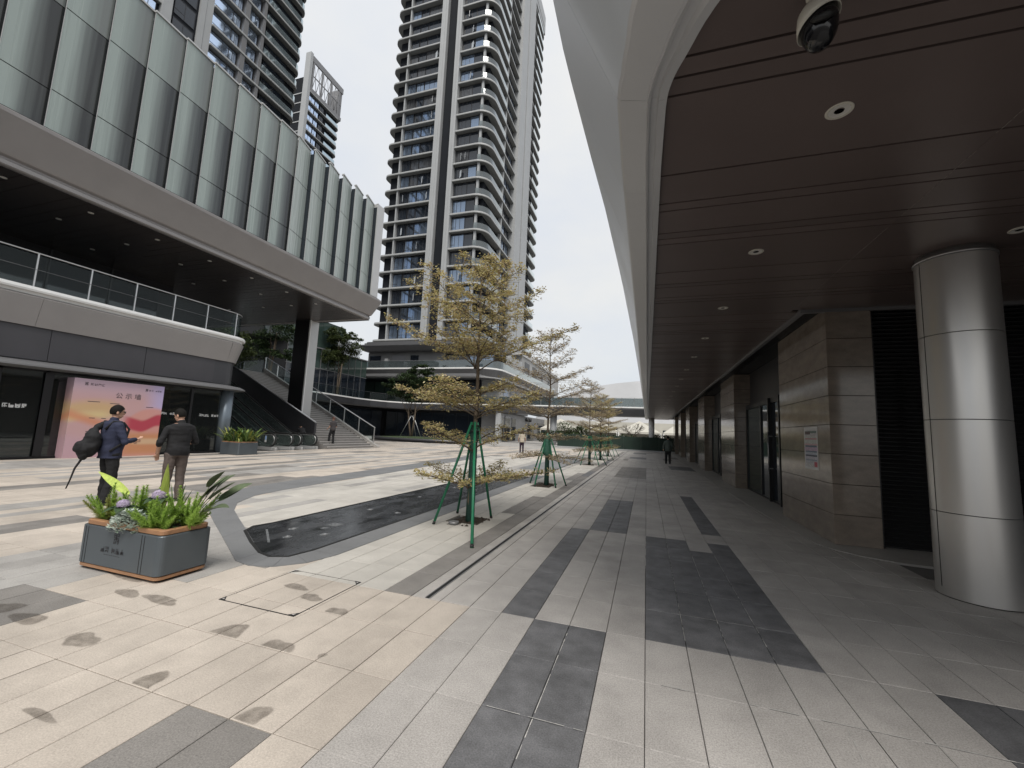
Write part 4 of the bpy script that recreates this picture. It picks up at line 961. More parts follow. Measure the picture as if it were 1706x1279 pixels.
for i in range(len(dk)-1):
    a, b = Vector((*dk[i],0)), Vector((*dk[i+1],0)); n = max(1,int((b-a).length/1.6))
    for k in range(n):
        p = a.lerp(b,k/n); t = MB(); t.box(p.x-.14,p.x-.08,p.y-.03,p.y+.03,5.6,6.7); t.build('post', M['metal_dark'], rlo)
# recessed ground floor
q = MB(); q.box(-75,-43.2,27,62,0,4.58); q.box(-43.2,-22.5,61.5,62,0,4.58); q.box(-43.2,-31.5,26.8,27.2,0,4.55); gf = q.build('ground_floor_wall', M['metal_black'], tb)
for k in range(9):
    x = -42.6+2.2*k; t = MB(); t.box(x,x+2.08,61.44,61.49,.1,4.2); t.build('shop_window', M['glass_dark'], gf)
for k in range(11):
    y = 29+2.9*k; t = MB(); t.box(-43.19,-43.14,y,y+2.75,.1,4.2); t.build('shop_window', M['glass_dark'], gf)
q = MB(); q.box(-21.55,-20.75,58.6,59.4,0,4.6); q.build('ground_column', M['concrete'], tb)
# first floor wall, second terrace
l2 = [(-60,57.2),(-45,57.2),(-24.6,57.15)]+arc(-24.6,60.6,3.45,-90,0,10)[1:]+[(-20.9,72),(-20.6,96)]
l2 = [(x,y) for x,y in l2]
q = MB(); q.sweep(l2, [(-.8,9.75),(-.5,9.75),(-.06,10.7),(-.06,10.85),(-.8,10.85)][::-1]); q.build('terrace_fascia', M['metal_mid'], tb)
q = MB(); q.sweep(l2, [(-.8,10.855),(.03,10.855),(.05,11.08),(-.8,11.08)][::-1]); q.build('terrace_edge', M['white_trim'], tb)
q = MB(); q.sweep(l2, [(-.75,9.60),(-.45,9.60),(-.42,9.74),(-.75,9.74)][::-1]); q.build('terrace_trim', M['metal_light'], tb)
q = MB(); q.prism([(p[0]-.4,p[1]+.3) for p in l2]+[(-60,96)], 9.76, 11.06); q.build('terrace_slab', M['metal_grey'], tb)
q = MB(); q.sweep(l2, [(-.14,11.1),(-.12,11.1),(-.12,12.2),(-.14,12.2)][::-1]); q.build('terrace_glass', M['glass_balcony'], tb)
q = MB(); q.tube([(p[0]-.13 if i > 1 else p[0],p[1]+.13,12.24) for i, p in enumerate(l2)], .022, 6); q.build('terrace_rail', M['metal_grey'], tb)
q = MB(); q.box(-58,-25.5,61.6,62.2,5.6,9.8); fw = q.build('first_floor_wall', M['tower_dark'], tb)
for k in range(12):
    t = MB(); t.box(-52+2.15*k,-50+2.15*k,61.53,61.58,5.7,9.3); t.build('window', M['glass_green' if k < 7 else 'glass_dark'], fw)
q = MB(); q.box(-25.5,-22.4,62,100,5.6,9.75); ew = q.build('east_wall', M['render'], tb)
for k in range(8):
    t = MB(); t.box(-22.38,-22.34,64+3.4*k,66.2+3.4*k,5.9,8.9); t.build('window', M['glass_blue' if k % 3 == 0 else 'glass_dark'], ew)
q = MB(); q.box(-24.6,-21.6,60.5,100,0,4.55); e0 = q.build('east_ground_wall', M['render_dark'], tb)
for k, (y, h, wd) in enumerate([(60.6,4.3,1.7),(63.0,4.1,2.6),(66.5,3.9,2.2),(73,2.4,1.0),(76.5,3.2,4.5),(84,3.6,6.5)]):
    t = MB(); t.box(-21.58,-21.52,y,y+wd,.2,h); t.build('window', M['glass_dark'], e0)
for k in range(2):
    t = MB(); t.rings([[(-21.5+.5*i, 75+2*k+.36*math.cos(j*math.pi/5), 3.95+.36*math.sin(j*math.pi/5)) for j in range(10)] for i in (0,1)]); t.build('wall_lamp', M['rubber'], e0)
# upper floor with cornice
q = MB(); q.box(-46.4,-31.5,60.2,72,11.07,14.2); uw = q.build('upper_wall', M['render_dark'], tb)
for a, b in [(-46.0,-43.8),(-37.9,-36.4)]: t = MB(); t.box(a,b,60.12,60.19,11.3,13.65); t.build('window', M['glass_dark'], uw)
t = MB(); t.box(-41.5,-38.9,60.14,60.19,11.1,13.7); t.build('door_panel', M['metal_grey'], uw)
t = MB(); t.box(-42.4,-41.8,59.3,59.9,11.08,13.0); t.build('service_duct', M['metal_light'], uw)
t = MB(); t.box(-31.49,-23.2,60.9,61.3,11.07,14.1); gw = t.build('glazed_wall', M['metal_black'], tb)
for k in range(6): t = MB(); t.box(-31.4+1.37*k,-30.1+1.37*k,60.84,60.89,11.2,13.6); t.build('window', M['glass_blue' if k > 2 else 'glass_dark'], gw)
cn = [(-47.3,72),(-47.3,58.7)]+[(-47.0,58.2),(-46.4,58.0)]+[(-26.4,57.9)]+arc(-26.4,61.4,3.5,-90,0,8)[1:]+[(-22.6,70)]
q = MB(); q.sweep(cn[::-1] if False else cn, [(-2.5,14.2),(-.9,14.25),(-.1,14.85),(0,15.0),(0,15.22),(-2.5,15.22)][::-1]); q.build('cornice', M['metal_mid'], tb)
q = MB(); q.sweep([(x+ (.9 if x < -40 else -.6),y+.7) for x,y in cn], [(-2.,15.23),(-.2,15.23),(-.1,15.4),(-.1,15.85),(-2.,15.85)][::-1]); q.build('parapet', M['metal_mid'], tb)
q = MB(); q.prism([(-46.5,71),(-46.5,59),(-26,58.8),(-23.4,62),(-23.4,71)], 14.3, 15.7); q.build('roof_slab', M['metal_grey'], tb)
q = MB(); q.box(-27,-21.6,71,104,11.08,15.4); eb = q.build('east_block', M['render'], tb)
q = MB(); q.box(-27,-21.4,70.2,104.2,15.4,15.9); q.build('east_parapet', M['metal_light'], eb)
for y, wd, z0, z1 in [(73,3.2,11.2,14.6),(78.5,3.2,11.2,14.6),(86,1.0,11.8,13.8),(92,1.4,11.8,13.6)]:
    t = MB(); t.box(-21.62,-21.55,y,y+wd,z0,z1); t.build('window', M['metal_black'], eb)
q = MB()
for k in range(4): q.box(-22.2,-21.5,64+2.1*k,64.6+2.1*k,11.07,14.2)
q.build('terrace_columns', M['concrete'], tb)
# footbridge
fb = thing('footbridge', (-10,60,0), 'long grey footbridge with glass sides spanning the walkway end', 'bridge')
bp = [(-21.2,58.1),(-1.2,57.6),(3,57.5)]
q = MB(); q.sweep(bp, [(-3.2,4.35),(-.5,4.35),(-.04,5.25),(-.04,5.4),(-3.2,5.4)][::-1]); q.build('bridge_beam', M['metal_mid'], fb)
q = MB(); q.sweep(bp, [(-3.2,5.405),(.02,5.405),(.05,5.45),(.05,5.6),(-3.2,5.6)][::-1]); q.build('bridge_edge', M['white_trim'], fb)
for k in range(14):
    x = -21+1.62*k; t = MB(); t.box(x,x+1.58,58.22-.024*(x+21),58.24-.024*(x+21),5.62,6.75); t.build('glass_panel', M['glass_balcony'], fb)
for k in range(15):
    x = -21.02+1.62*k; t = MB(); t.box(x-.03,x+.03,58.19-.024*(x+21),58.26-.024*(x+21),5.6,6.82); t.build('post', M['metal_grey'], fb)
q = MB(); q.tube([(-21.1,58.22,6.83),(1.6,57.7,6.83)], .03, 6); q.build('handrail', M['metal_light'], fb)
q = MB(); q.lathe([(.5,0),(.5,4.4)], -13, 60, 20); q.build('bridge_pier', M['concrete'], fb)
# green glass pavilion on the deck
gp = thing('glass_pavilion', (-44,48,5.6), 'dark green glass pavilion on the upper deck behind the stair', 'building')
q = MB(); q.box(-62,-42.1,39,54.4,5.6,11.6); gb = q.build('lower_hall', M['metal_black'], gp)
for k in range(11):
    t = MB(); y = 39.1+1.39*k
    t.box(-42.09,-42.03,y+.03,y+1.33,5.8,8.9); t.build('glass_pane', M['glass_dark'], gb)
    t = MB(); t.box(-42.09,-42.03,y+.03,y+1.33,8.95,11.5); t.build('glass_pane', M['glass_green'], gb)
    t = MB(); t.box(-42.09,-41.97,y-.025,y+.025,5.6,11.6); t.build('mullion', M['metal_grey'], gb)
q = MB(); q.box(-42.1,-41.9,39,54.5,11.6,11.75); q.box(-42.08,-41.96,39,54.4,8.88,8.96); q.build('transom', M['metal_grey'], gb)
q = MB(); q.box(-64,-42.6,36,49.6,11.76,15.7); ub = q.build('upper_hall', M['metal_black'], gp)
for k in range(9):
    t = MB(); y = 36.1+1.5*k; t.box(-42.59,-42.53,y,y+1.46,11.9,15.6); t.build('glass_pane', M['glass_green'], ub)
t = MB(); t.box(-42.55,-42.45,48.2,49.4,12.0,13.6); t.build('sky_glare_pane', M['glass_sky_glare'], ub)
# pale building far behind the terrace railing
wb = thing('background_block', (-62,34,5.6), 'pale block with blue window strip seen under the dark soffit beyond the escalators', 'building')
q = MB(); q.box(-80,-58,22,35,0,20); w_ = q.build('wall', M['render'], wb)
for z in (8.2,12.2,16.2): t = MB(); t.box(-57.98,-57.9,22.5,34,z,z+2.3); t.build('window_strip', M['glass_sky_glare'], w_)
t = MB(); t.box(-58,-57.5,22,35,7.7,8.1); t.build('ledge', M['white_trim'], w_)
# ------------------------------------------------------------------ towers
FL = 3.06
WM = {}
def win_mesh(wd, h, mt, split):
    """window: frame and panes, built in the xz plane facing -y"""
    k = (round(wd,2), h, mt, split)
    if k in WM: return WM[k]
    q = MB(); t = .05
    q.box(0,wd,-.04,.02,0,t,0); q.box(0,wd,-.04,.02,h-t,h,0); q.box(0,t,-.04,.02,t,h-t,0); q.box(wd-t,wd,-.04,.02,t,h-t,0)
    xs = [0]+[wd*s for s in split]+[wd]
    for x in xs[1:-1]: q.box(x-t/2,x+t/2,-.04,.02,t,h-t,0)
    if split: q.box(t,xs[1]-t/2,-.035,.018,h*.30,h*.30+t,0)
    q.box(t,wd-t,-.005,.0,t,h-t,1)
    WM[k] = q.mesh('window', [M['metal_dark'], M[mt]]); return WM[k]
q = MB(); q.box(0,.62,-.012,.012,0,1.25,0); q.box(-.02,.64,-.02,.02,-.02,0,1); q.box(-.02,.64,-.02,.02,1.25,1.27,1); SASH = q.mesh('open_sash', [M['glass_sky_glare'], M['metal_dark']])
rt = random.Random(5)
def pick(): r = rt.random(); return 'glass_dark' if r < .46 else ('glass_blue' if r < .80 else 'glass_curtain')
tw1 = thing('main_tower', (-35,75,0), 'tall central apartment tower with rounded balconies and twin pale pilasters', 'tower')
q = MB(); q.box(-44.9,-26.6,60.9,91.3,15.6,104); core = q.build('tower_core', M['tower_dark'], tw1)
q = MB(); q.box(-34.85,-32.9,60.2,60.85,15.7,108); q.build('dark_strip', M['tower_dark'], tw1)
for a, b in [(-36.05,-34.85),(-32.9,-31.95)]:
    q = MB(); q.box(a,b,59.4,60.88,15.7,108.5); q.box(a+.42,b-.42,59.33,59.39,15.7,108.4); q.build('pilaster', M['concrete'], tw1)
for a, b in [(73.6,77.4),(78.0,82.2)]:
    q = MB(); q.box(-26.55,-25.0,a,b,15.7,107); q.build('pilaster', M['concrete'], tw1)
for a, b in [(77.4,78.0)]: q = MB(); q.box(-26.55,-25.9,a+.01,b-.01,15.7,106.5); q.build('pilaster_slot', M['tower_dark'], tw1)
s1 = [(-36.06,59.55),(-36.06,61.2),(-45.0,61.2),(-45.0,70),(-46.0,70)]+[(-46.0,60.9)]+arc(-44.7,60.85,1.3,180,270,6)[1:]
s2 = [(-31.94,59.55)]+[(-28.0,59.55)]+arc(-28.0,62.1,2.55,-90,0,8)[1:]+[(-25.45,73.58),(-26.7,73.58),(-26.7,61.3),(-31.94,61.3)]
s3 = [(-25.45,82.22),(-25.45,91.2)]+arc(-26.95,91.2,1.5,0,90,6)[1:]+[(-33,92.7),(-33,91.2),(-26.7,91.2),(-26.7,82.22)]
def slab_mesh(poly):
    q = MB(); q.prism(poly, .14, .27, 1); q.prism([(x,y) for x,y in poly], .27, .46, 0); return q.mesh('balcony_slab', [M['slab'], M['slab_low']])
sms = [slab_mesh(p) for p in (s1,s2,s3)]
def strip(path, z0, z1, off=0): 
    q = MB(); q.rings([[(x,y,z0) for x,y in path],[(x,y,z1) for x,y in path]],0,False,True,closed=False); return q
bal = arc(-28.0,62.1,2.45,-80,0,7)+[(-25.55,67.4)]
q = strip(bal,.46,1.5); balm = q.mesh('balcony_glass', M['glass_balcony'])
bal3 = [(-25.55,86)]+[(-25.55,91.2)]+arc(-26.95,91.2,1.4,0,90,5)[1:]
q = strip(bal3,.46,1.5); balm3 = q.mesh('balcony_glass', M['glass_balcony'])
bal1 = arc(-44.7,60.85,1.2,180,270,5)+[(-42.8,59.65)]
q = strip(bal1,.46,1.5); balm1 = q.mesh('balcony_glass', M['glass_balcony'])
nwin = 0; restw = MB()
def window(parent, loc, rz, wd, h, mt, split):
    global nwin
    nwin += 1
    link('window', win_mesh(wd,h,mt,split), parent, loc=loc, rot=(0,0,rz))
nsash = 0
for f in range(30):
    z = 16.0+FL*f
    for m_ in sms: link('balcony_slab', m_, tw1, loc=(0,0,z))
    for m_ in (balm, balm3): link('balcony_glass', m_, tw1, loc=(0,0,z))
    zw = z+.48; h = FL-.54
    if f > 27: continue
    for x, wd, sp in [(-42.7,1.7,(.5,)),(-40.85,1.55,(.5,)),(-39.2,3.0,(.33,.66))]: window(tw1,(x,60.35,zw),0,wd,h,pick(),sp)
    for x, wd, sp in [(-31.85,2.4,(.3,.62)),(-29.4,1.55,())]: window(tw1,(x,60.30,zw),0,wd,h,pick() if sp else ('glass_dark' if rt.random()<.7 else 'glass_blue'),sp)
    window(tw1,(-26.15,68.6,zw),R(90),2.0,h,pick(),(.5,)); window(tw1,(-26.15,71.0,zw),R(90),1.9,h,pick(),(.5,))
    window(tw1,(-26.15,83.2,zw),R(90),2.2,h,pick(),(.5,))
    for _ in range(2):
        if rt.random() < .5:
            x = rt.choice([-41.9,-38.4,-37.3,-30.9,-30.1]); link('open_sash', SASH, tw1, loc=(x,60.2,zw+.5), rot=(0,0,-R(rt.uniform(30,65))))
# solid infill behind windows so that frames sit in a wall
q = MB(); q.box(-44.9,-36.06,60.45,60.9,15.7,104); q.box(-31.94,-27.6,60.40,60.9,15.7,104); q.box(-26.6,-26.25,67.9,73.58,15.7,104); q.box(-26.6,-26.25,82.22,88.5,15.7,104); q.build('infill_wall', M['tower_dark'], tw1)
for bx in ((-43.0,-42.75,59.75,60.44),(-26.24,-25.6,67.55,67.85),(-27.6,-27.2,60.0,60.4)): q = MB(); q.box(*bx,16.1,104.1); q.build('wall_fin', M['concrete'], tw1)
q = MB(); q.box(-45.5,-25.6,60,92,106.2,107); q.box(-26.3,-25.5,82.3,92.5,103.5,108.5); q.build('roof_parapet', M['concrete'], tw1)
# left tower, behind the glass box
M['glass_bright'] = mat('sky_reflecting_balcony_glass', (0.50,0.60,0.64), .06, .8, 1.0)
tw2 = thing('left_tower', (-66,45,0), 'tall blue-windowed apartment tower rising behind the pleated glass box', 'tower')
q = MB(); q.box(-80,-60.9,20,52,0,95); q.build('tower_core', M['tower_dark'], tw2)
q = MB(); q.box(-61.2,-60.2,36.0,36.9,0,95); q.box(-61.2,-60.15,35.2,35.95,0,95); q.build('pilaster', M['concrete'], tw2)
q = MB(); q.box(-61.2,-60.2,30.9,32.0,0,95); q.build('pilaster', M['concrete'], tw2)
T2 = [(-60.0,36.95),(-60.0,51.0)]+arc(-61.6,51.0,1.6,0,90,6)[1:]+[(-66,52.6),(-66,51.6),(-61.2,51.6),(-61.2,36.95)]
t2m = slab_mesh(T2)
T2b = [(-60.9,20),(-60.4,20),(-60.4,30.9),(-60.9,30.9)]; t2bm = slab_mesh(T2b)
q = strip([(-60.1,44.9),(-60.1,51.0)]+arc(-61.6,51.0,1.5,0,90,5)[1:],.46,1.55); t2g = q.mesh('balcony_glass', M['glass_bright'])
M['glass_sky'] = mat('sky_blue_window_glass', (0.62,0.74,0.92), .05, 0.9, 1.0)
q = MB(); q.box(-60.95,-60.5,32.0,35.2,0,95); q.build('dark_bay', M['tower_dark'], tw2)
for f in range(27):
    z = 12.0+FL*f
    link('balcony_slab', t2m, tw2, loc=(0,0,z)); link('balcony_glass', t2g, tw2, loc=(0,0,z))
    if z < 15: continue
    link('balcony_slab', t2bm, tw2, loc=(0,0,z)); zw = z+.48; h = FL-.54
    window(tw2,(-60.75,37.1,zw),R(90),2.9,h,'glass_sky',(.66,)); window(tw2,(-60.75,40.0,zw),R(90),1.2,h,'glass_sky',(.5,))
    window(tw2,(-60.75,42.2,zw),R(90),1.9,h,'glass_sky',(.3,.65)); window(tw2,(-60.75,45.6,zw),R(90),4.2,h,'glass_dark',(.5,))
    window(tw2,(-60.75,27.6,zw),R(90),2.9,h,'glass_sky',(.7,)); window(tw2,(-60.75,24.2,zw),R(90),2.9,h,'glass_sky',(.7,))
    window(tw2,(-60.45,32.3,zw),R(90),2.6,h,'glass_dark',(.5,))
for bx in ((-60.9,-60.1,41.35,42.1),(-60.9,-60.1,44.3,44.8)): q = MB(); q.box(*bx,12.1,94); q.build('wall_fin', M['metal_grey'], tw2)
# far left tower
tw3 = thing('far_tower', (-100,92,0), 'distant grey tower with open lattice crown between the left tower and the sky', 'tower')
q = MB(); q.box(-118,-95.9,86.6,98.6,0,99); q.build('tower_core', M['tower_dark'], tw3)
q = MB(); q.box(-97,-95.1,85.6,86.55,0,111); q.build('pilaster', M['concrete'], tw3)
T3 = [(-95.0,86.56),(-95.0,98.0)]+arc(-96.5,98.0,1.5,0,90,5)[1:]+[(-101,99.5),(-101,98.6),(-95.9,98.6),(-95.9,86.56)]
t3m = slab_mesh(T3)
q = strip([(-95.1,93.4),(-95.1,98.0)]+arc(-96.5,98.0,1.4,0,90,5)[1:],.46,1.5); t3g = q.mesh('balcony_glass', M['glass_bright'])
for f in range(13):
    z = 98.6-FL*f
    link('balcony_slab', t3m, tw3, loc=(0,0,z)); 
    if f == 0: continue
    link('balcony_glass', t3g, tw3, loc=(0,0,z)); h = FL-.54
    window(tw3,(-95.75,86.8,z+.48),R(90),2.4,h,'glass_sky',(.5,)); window(tw3,(-95.75,89.4,z+.48),R(90),1.5,h,'glass_sky',(.5,)); window(tw3,(-95.75,91.3,z+.48),R(90),1.6,h,'glass_dark',(.5,))
q = MB(); q.box(-95.4,-95.0,86.6,99.4,108.6,110.4); q.box(-101,-95.4,99.0,99.4,99,110.4); q.box(-95.4,-95.0,86.6,99.4,99.1,100.2)
for y in (86.8,90.5,94.2,97.6): q.box(-95.4,-95.05,y,y+.5,100.2,108.6)
q.build('crown_frame', M['metal_grey'], tw3)
q = MB()
for y in (87.3,88.9,91,92.6,94.7,96.2):
    q.tube([(-95.2,y,100.2),(-95.2,y+1.5,108.6)], .10, 4); q.tube([(-95.2,y+1.5,100.2),(-95.2,y,108.6)], .10, 4)
q.box(-95.3,-95.1,86.7,99,104.2,104.5); q.build('crown_lattice', M['metal_grey'], tw3)
q = MB(); q.box(-118,-95.5,86.4,86.55,0,104)
q.build('south_wall', M['tower_dark'], tw3)
for f in range(14): t = MB(); t.box(-117,-96,86.3,86.39,98.6-FL*f,98.9-FL*f); t.build('slab_band', M['slab'], tw3)
# ------------------------------------------------------------------ far end: hoarding, tents, shell roof
hd = thing('site_hoarding', (-4,51.5,0), 'long dark green hoarding closing the far end of the walkway', 'hoarding')
for k in range(9):
    t = MB(); x = -10.6+2.0*k; t.box(x,x+1.985,51.6,51.66,.12,1.62+.04*(k%2)); t.build('hoarding_panel', M['hoarding'], hd)
t = MB(); t.box(-10.8,7.6,51.4,51.9,0,.12); t.build('hoarding_base', M['concrete'], hd)
t = MB(); 
for k in range(10): t.box(-10.64+2*k,-10.56+2*k,51.68,51.74,0,1.75)
t.build('hoarding_posts', M['metal_grey'], hd)
M['hedge'] = leafmat('hedge_leaves', [(.018,.035,.012),(.035,.06,.02),(.05,.08,.025)])
def foliage_cloud(q, c, rad, n, size, rr, flat=.6):
    for _ in range(n):
        d = Vector((rr.gauss(0,1),rr.gauss(0,1),rr.gauss(0,1))).normalized()*(rr.random()**.4)
        p = Vector((c[0]+d.x*rad[0],c[1]+d.y*rad[1],c[2]+d.z*rad[2]))
        a = Vector((rr.uniform(-1,1),rr.uniform(-1,1),rr.uniform(-flat,flat))).normalized(); b = a.cross(Vector((rr.uniform(-.4,.4),rr.uniform(-.4,.4),1))).normalized()
        s = size*rr.uniform(.6,1.3); q.add([p-a*s,p+b*s*.45,p+a*s,p-b*s*.45],[(0,1,2,3)])
q = MB(); rr = random.Random(9)
for k in range(22): foliage_cloud(q,(-13+.95*k,53.2+rr.uniform(-.4,.4),1.05+rr.uniform(-.1,.45)),(.8,.7,.75),260,.16,rr)
o = q.build('clipped_hedge', M['hedge']); tag(o,'long green hedge behind the dark green hoarding','hedge')
for i, (x, y, wd, h) in enumerate([(-15.5,78,6.5,3.6),(-8.2,79,6.5,3.4),(-1.2,78,7.0,3.6),(6,79,6.5,4.0)]):
    t_ = thing('event_tent', (x,y,0), ['cream pitched tent at the left end of the tent row','cream pitched tent second from the left, behind the third tree','cream pitched tent behind the bare tree at the far end','cream pitched tent glimpsed past the slim far column'][i], 'tent', 'cream tents beyond the hoarding')
    q = MB(); hw = wd/2-.05
    q.add([(x-hw,y-3,2.55),(x+hw,y-3,2.55),(x+hw,y+3,2.55),(x-hw,y+3,2.55),(x,y,h+.9),(x-hw,y-3,2.2),(x+hw,y-3,2.2),(x+hw,y+3,2.2),(x-hw,y+3,2.2)],[(0,1,4),(1,2,4),(2,3,4),(3,0,4),(5,6,1,0),(6,7,2,1),(7,8,3,2),(8,5,0,3)]); q.build('tent_roof', M['tent'], t_)
    for sx in (-1,1):
        for sy in (-1,1): q = MB(); q.box(x+sx*hw-.06,x+sx*hw+.06,y+sy*2.95-.06,y+sy*2.95+.06,0,2.4); q.build('tent_pole', M['white_trim'], t_)
    q = MB(); q.box(x-hw,x+hw,y+2.9,y+2.94,0,2.3); q.build('tent_wall', M['tent'], t_)
bb = thing('low_white_building', (-14,90,0), 'low white building with dark openings behind the tents', 'building')
q = MB(); q.box(-24,14,90,96,0,4.6); w_ = q.build('wall', M['tent'], bb)
for k in range(9): t = MB(); t.box(-22+3.6*k,-20.2+3.6*k,89.9,89.98,.3,3.2); t.build('window', M['glass_dark'], w_)
dm = thing('shell_roof_hall', (4,150,0), 'far hall with pale curved shell roof rising above the footbridge', 'building')
q = MB(); rs = []
for i in range(13):
    t = i/12; rs.append([(8+42*math.cos(math.pi*(1-j/24)), 128+30*t, 3+ (15.6*math.sin(math.pi*j/24)**.8)*math.cos(t*1.2)) for j in range(25)])
q.rings(rs,0,True,True,closed=False); q.build('shell_roof', M['roof_pale'], dm)
q = MB(); q.box(-32,48,131,158,0,8); q.build('hall_wall', M['render'], dm)

# ------------------------------------------------------------------ plaza trees with tiered crowns
M['leaf'] = leafmat('variegated_leaves', [(.32,.26,.10),(.44,.36,.14),(.60,.54,.31),(.33,.31,.11),(.50,.40,.17),(.34,.23,.13),(.64,.59,.40)], .5, .35)
M['leaf2'] = leafmat('dusky_variegated_leaves', [(.25,.20,.11),(.34,.27,.15),(.42,.36,.22),(.29,.20,.15),(.50,.45,.31)], .5, .3)
def tier_tree(name, label, group, h, tiers, seed, leaf, dens, lsz, trunk_r=.05):
    """tiers: (z of origin, n branches, reach, rise at tip, spread of twigs)"""
    rr = random.Random(seed)
    t = thing(name, (0,0,0), label, 'tree', group)
    pts = [(0,0,-.03)]; z = .35
    while z < h-.2: pts.append((.02*math.sin(z*2.1+seed)+.012*rr.uniform(-1,1), .02*math.cos(z*1.7+seed), z)); z += .45
    pts.append((.03,.0,h-.05))
    def tp(z):
        for a, b in zip(pts[:-1], pts[1:]):
            if a[2] <= z <= b[2]: return Vector(a).lerp(Vector(b),(z-a[2])/(b[2]-a[2]))
        return Vector(pts[-1])
    q = MB(); q.tube(pts,[max(.007,trunk_r*(1-.86*p[2]/h)) for p in pts],10); q.build('trunk', M['bark'], t)
    lv = MB()
    def leaf_at(p, up):
        a = Vector((rr.gauss(0,1),rr.gauss(0,1),rr.gauss(0,.35))).normalized(); nrm = (Vector((0,0,1))+Vector((rr.gauss(0,.45),rr.gauss(0,.45),0))).normalized()
        b = nrm.cross(a).normalized(); s = lsz*rr.uniform(.6,1.25)
        lv.add([p, p+a*s*.55+b*s*.27, p+a*s, p+a*s*.55-b*s*.27],[(0,1,2,3)])
    for z0, nb, reach, rise, spread in tiers:
        a0 = rr.uniform(0,6.28)
        for k in range(nb):
            az = a0+2*math.pi*k/nb+rr.uniform(-.25,.25); L = reach*rr.uniform(.72,1.08); o = tp(z0+rr.uniform(-.05,.05))
            q = MB(); d = Vector((math.cos(az),math.sin(az),0)); sd_ = Vector((-d.y,d.x,0))
            n = 7; P = []
            for i in range(n+1):
                u = i/n; zz = rise*(u**.75) if rise > 0 else rise*u
                P.append(o+d*L*u+sd_*L*.05*math.sin(u*5+k)+Vector((0,0,zz)))
            r0 = trunk_r*.34*(1-.6*z0/h)
            q.tube(P,[max(.0035,r0*(1-.8*i/n)) for i in range(n+1)],6)
            # twigs, alternate, in a nearly flat fan with short leafy spurs
            m_ = int(6+reach*7)
            for i in range(m_):
                u = .14+.86*i/m_; j = min(n-1,int(u*n)); p = P[j].lerp(P[j+1],u*n-j)
                sgn = 1 if i%2 else -1; tl = spread*(1.12-u)*rr.uniform(.55,1.1)*L*.62+.10
                td = (d*rr.uniform(.55,.95)+sd_*sgn*rr.uniform(.5,1.0)+Vector((0,0,rr.uniform(.0,.22)))).normalized()
                e = p+td*tl; mid = p.lerp(e,.5)+Vector((0,0,.02))
                q.tube([p,mid,e],[.0045,.0035,.002],4)
                ns = max(2,int(tl/.055))
                for s_ in range(ns):
                    w_ = (s_+rr.random())/ns; c = p.lerp(e,w_)
                    side = td.cross(Vector((0,0,1)))*rr.uniform(-1,1)*.08+Vector((0,0,rr.uniform(.0,.06)))
                    for _ in range(max(1,int(dens*rr.uniform(.3,1.5)))):
                        leaf_at(c+side+Vector((rr.gauss(0,.024),rr.gauss(0,.024),rr.gauss(.012,.016))),1)
            for _ in range(int(dens*5)): leaf_at(P[-1]+Vector((rr.gauss(0,.04),rr.gauss(0,.04),rr.gauss(.02,.02))),1)
            q.build('branch', M['bark'], t)
    for _ in range(int(dens*26)): leaf_at(Vector((.03+rr.gauss(0,.09),rr.gauss(0,.09),h-rr.uniform(0,.35))),1)
    lv.build('foliage', leaf, t, kind='stuff')
    return t
TG = 'young tiered trees along the walkway'
tr1 = tier_tree('tiered_tree','largest tiered tree with ochre leaves, nearest, beside the wet fountain basin',TG,4.85,
    [(.60,5,1.45,.32,.75),(1.22,4,1.25,.42,.7),(1.86,6,1.5,.42,.85),(2.20,4,1.1,.25,.8),(2.72,6,1.85,.85,.8),(3.0,4,1.0,.45,.8),(3.45,6,1.42,.75,.8),(3.95,5,.85,.5,.9),(4.35,5,.55,.35,.9)],3,M['leaf'],7.6,.050,.055)
tr1.location = (-2.95,6.95,0); tr1.rotation_euler = (0,0,.5)
tr2 = tier_tree('tiered_tree','second tiered tree from the camera, slimmer with green sack on its support',TG,5.0,
    [(.9,5,1.3,-.15,.7),(1.35,4,1.15,.2,.7),(2.05,6,1.55,.4,.8),(2.62,5,1.6,.5,.8),(3.15,5,1.4,.5,.8),(3.65,5,1.12,.45,.8),(4.1,5,.75,.42,.8),(4.5,5,.5,.3,.9)],8,M['leaf2'],5.6,.052,.048)
tr2.location = (-2.95,12.86,0)
tr3 = copy_tree(tr2,(-2.95,23.1,0),2.1,.93,'third tiered tree from the camera, beside the far dry basin')
tr4 = copy_tree(tr1,(-2.93,28.6,0),1.3,.92,'fourth tiered tree from the camera, close behind the third')
tr5 = copy_tree(tr2,(-2.93,34.5,0),4.0,.95,'fifth and farthest tiered tree of the row')
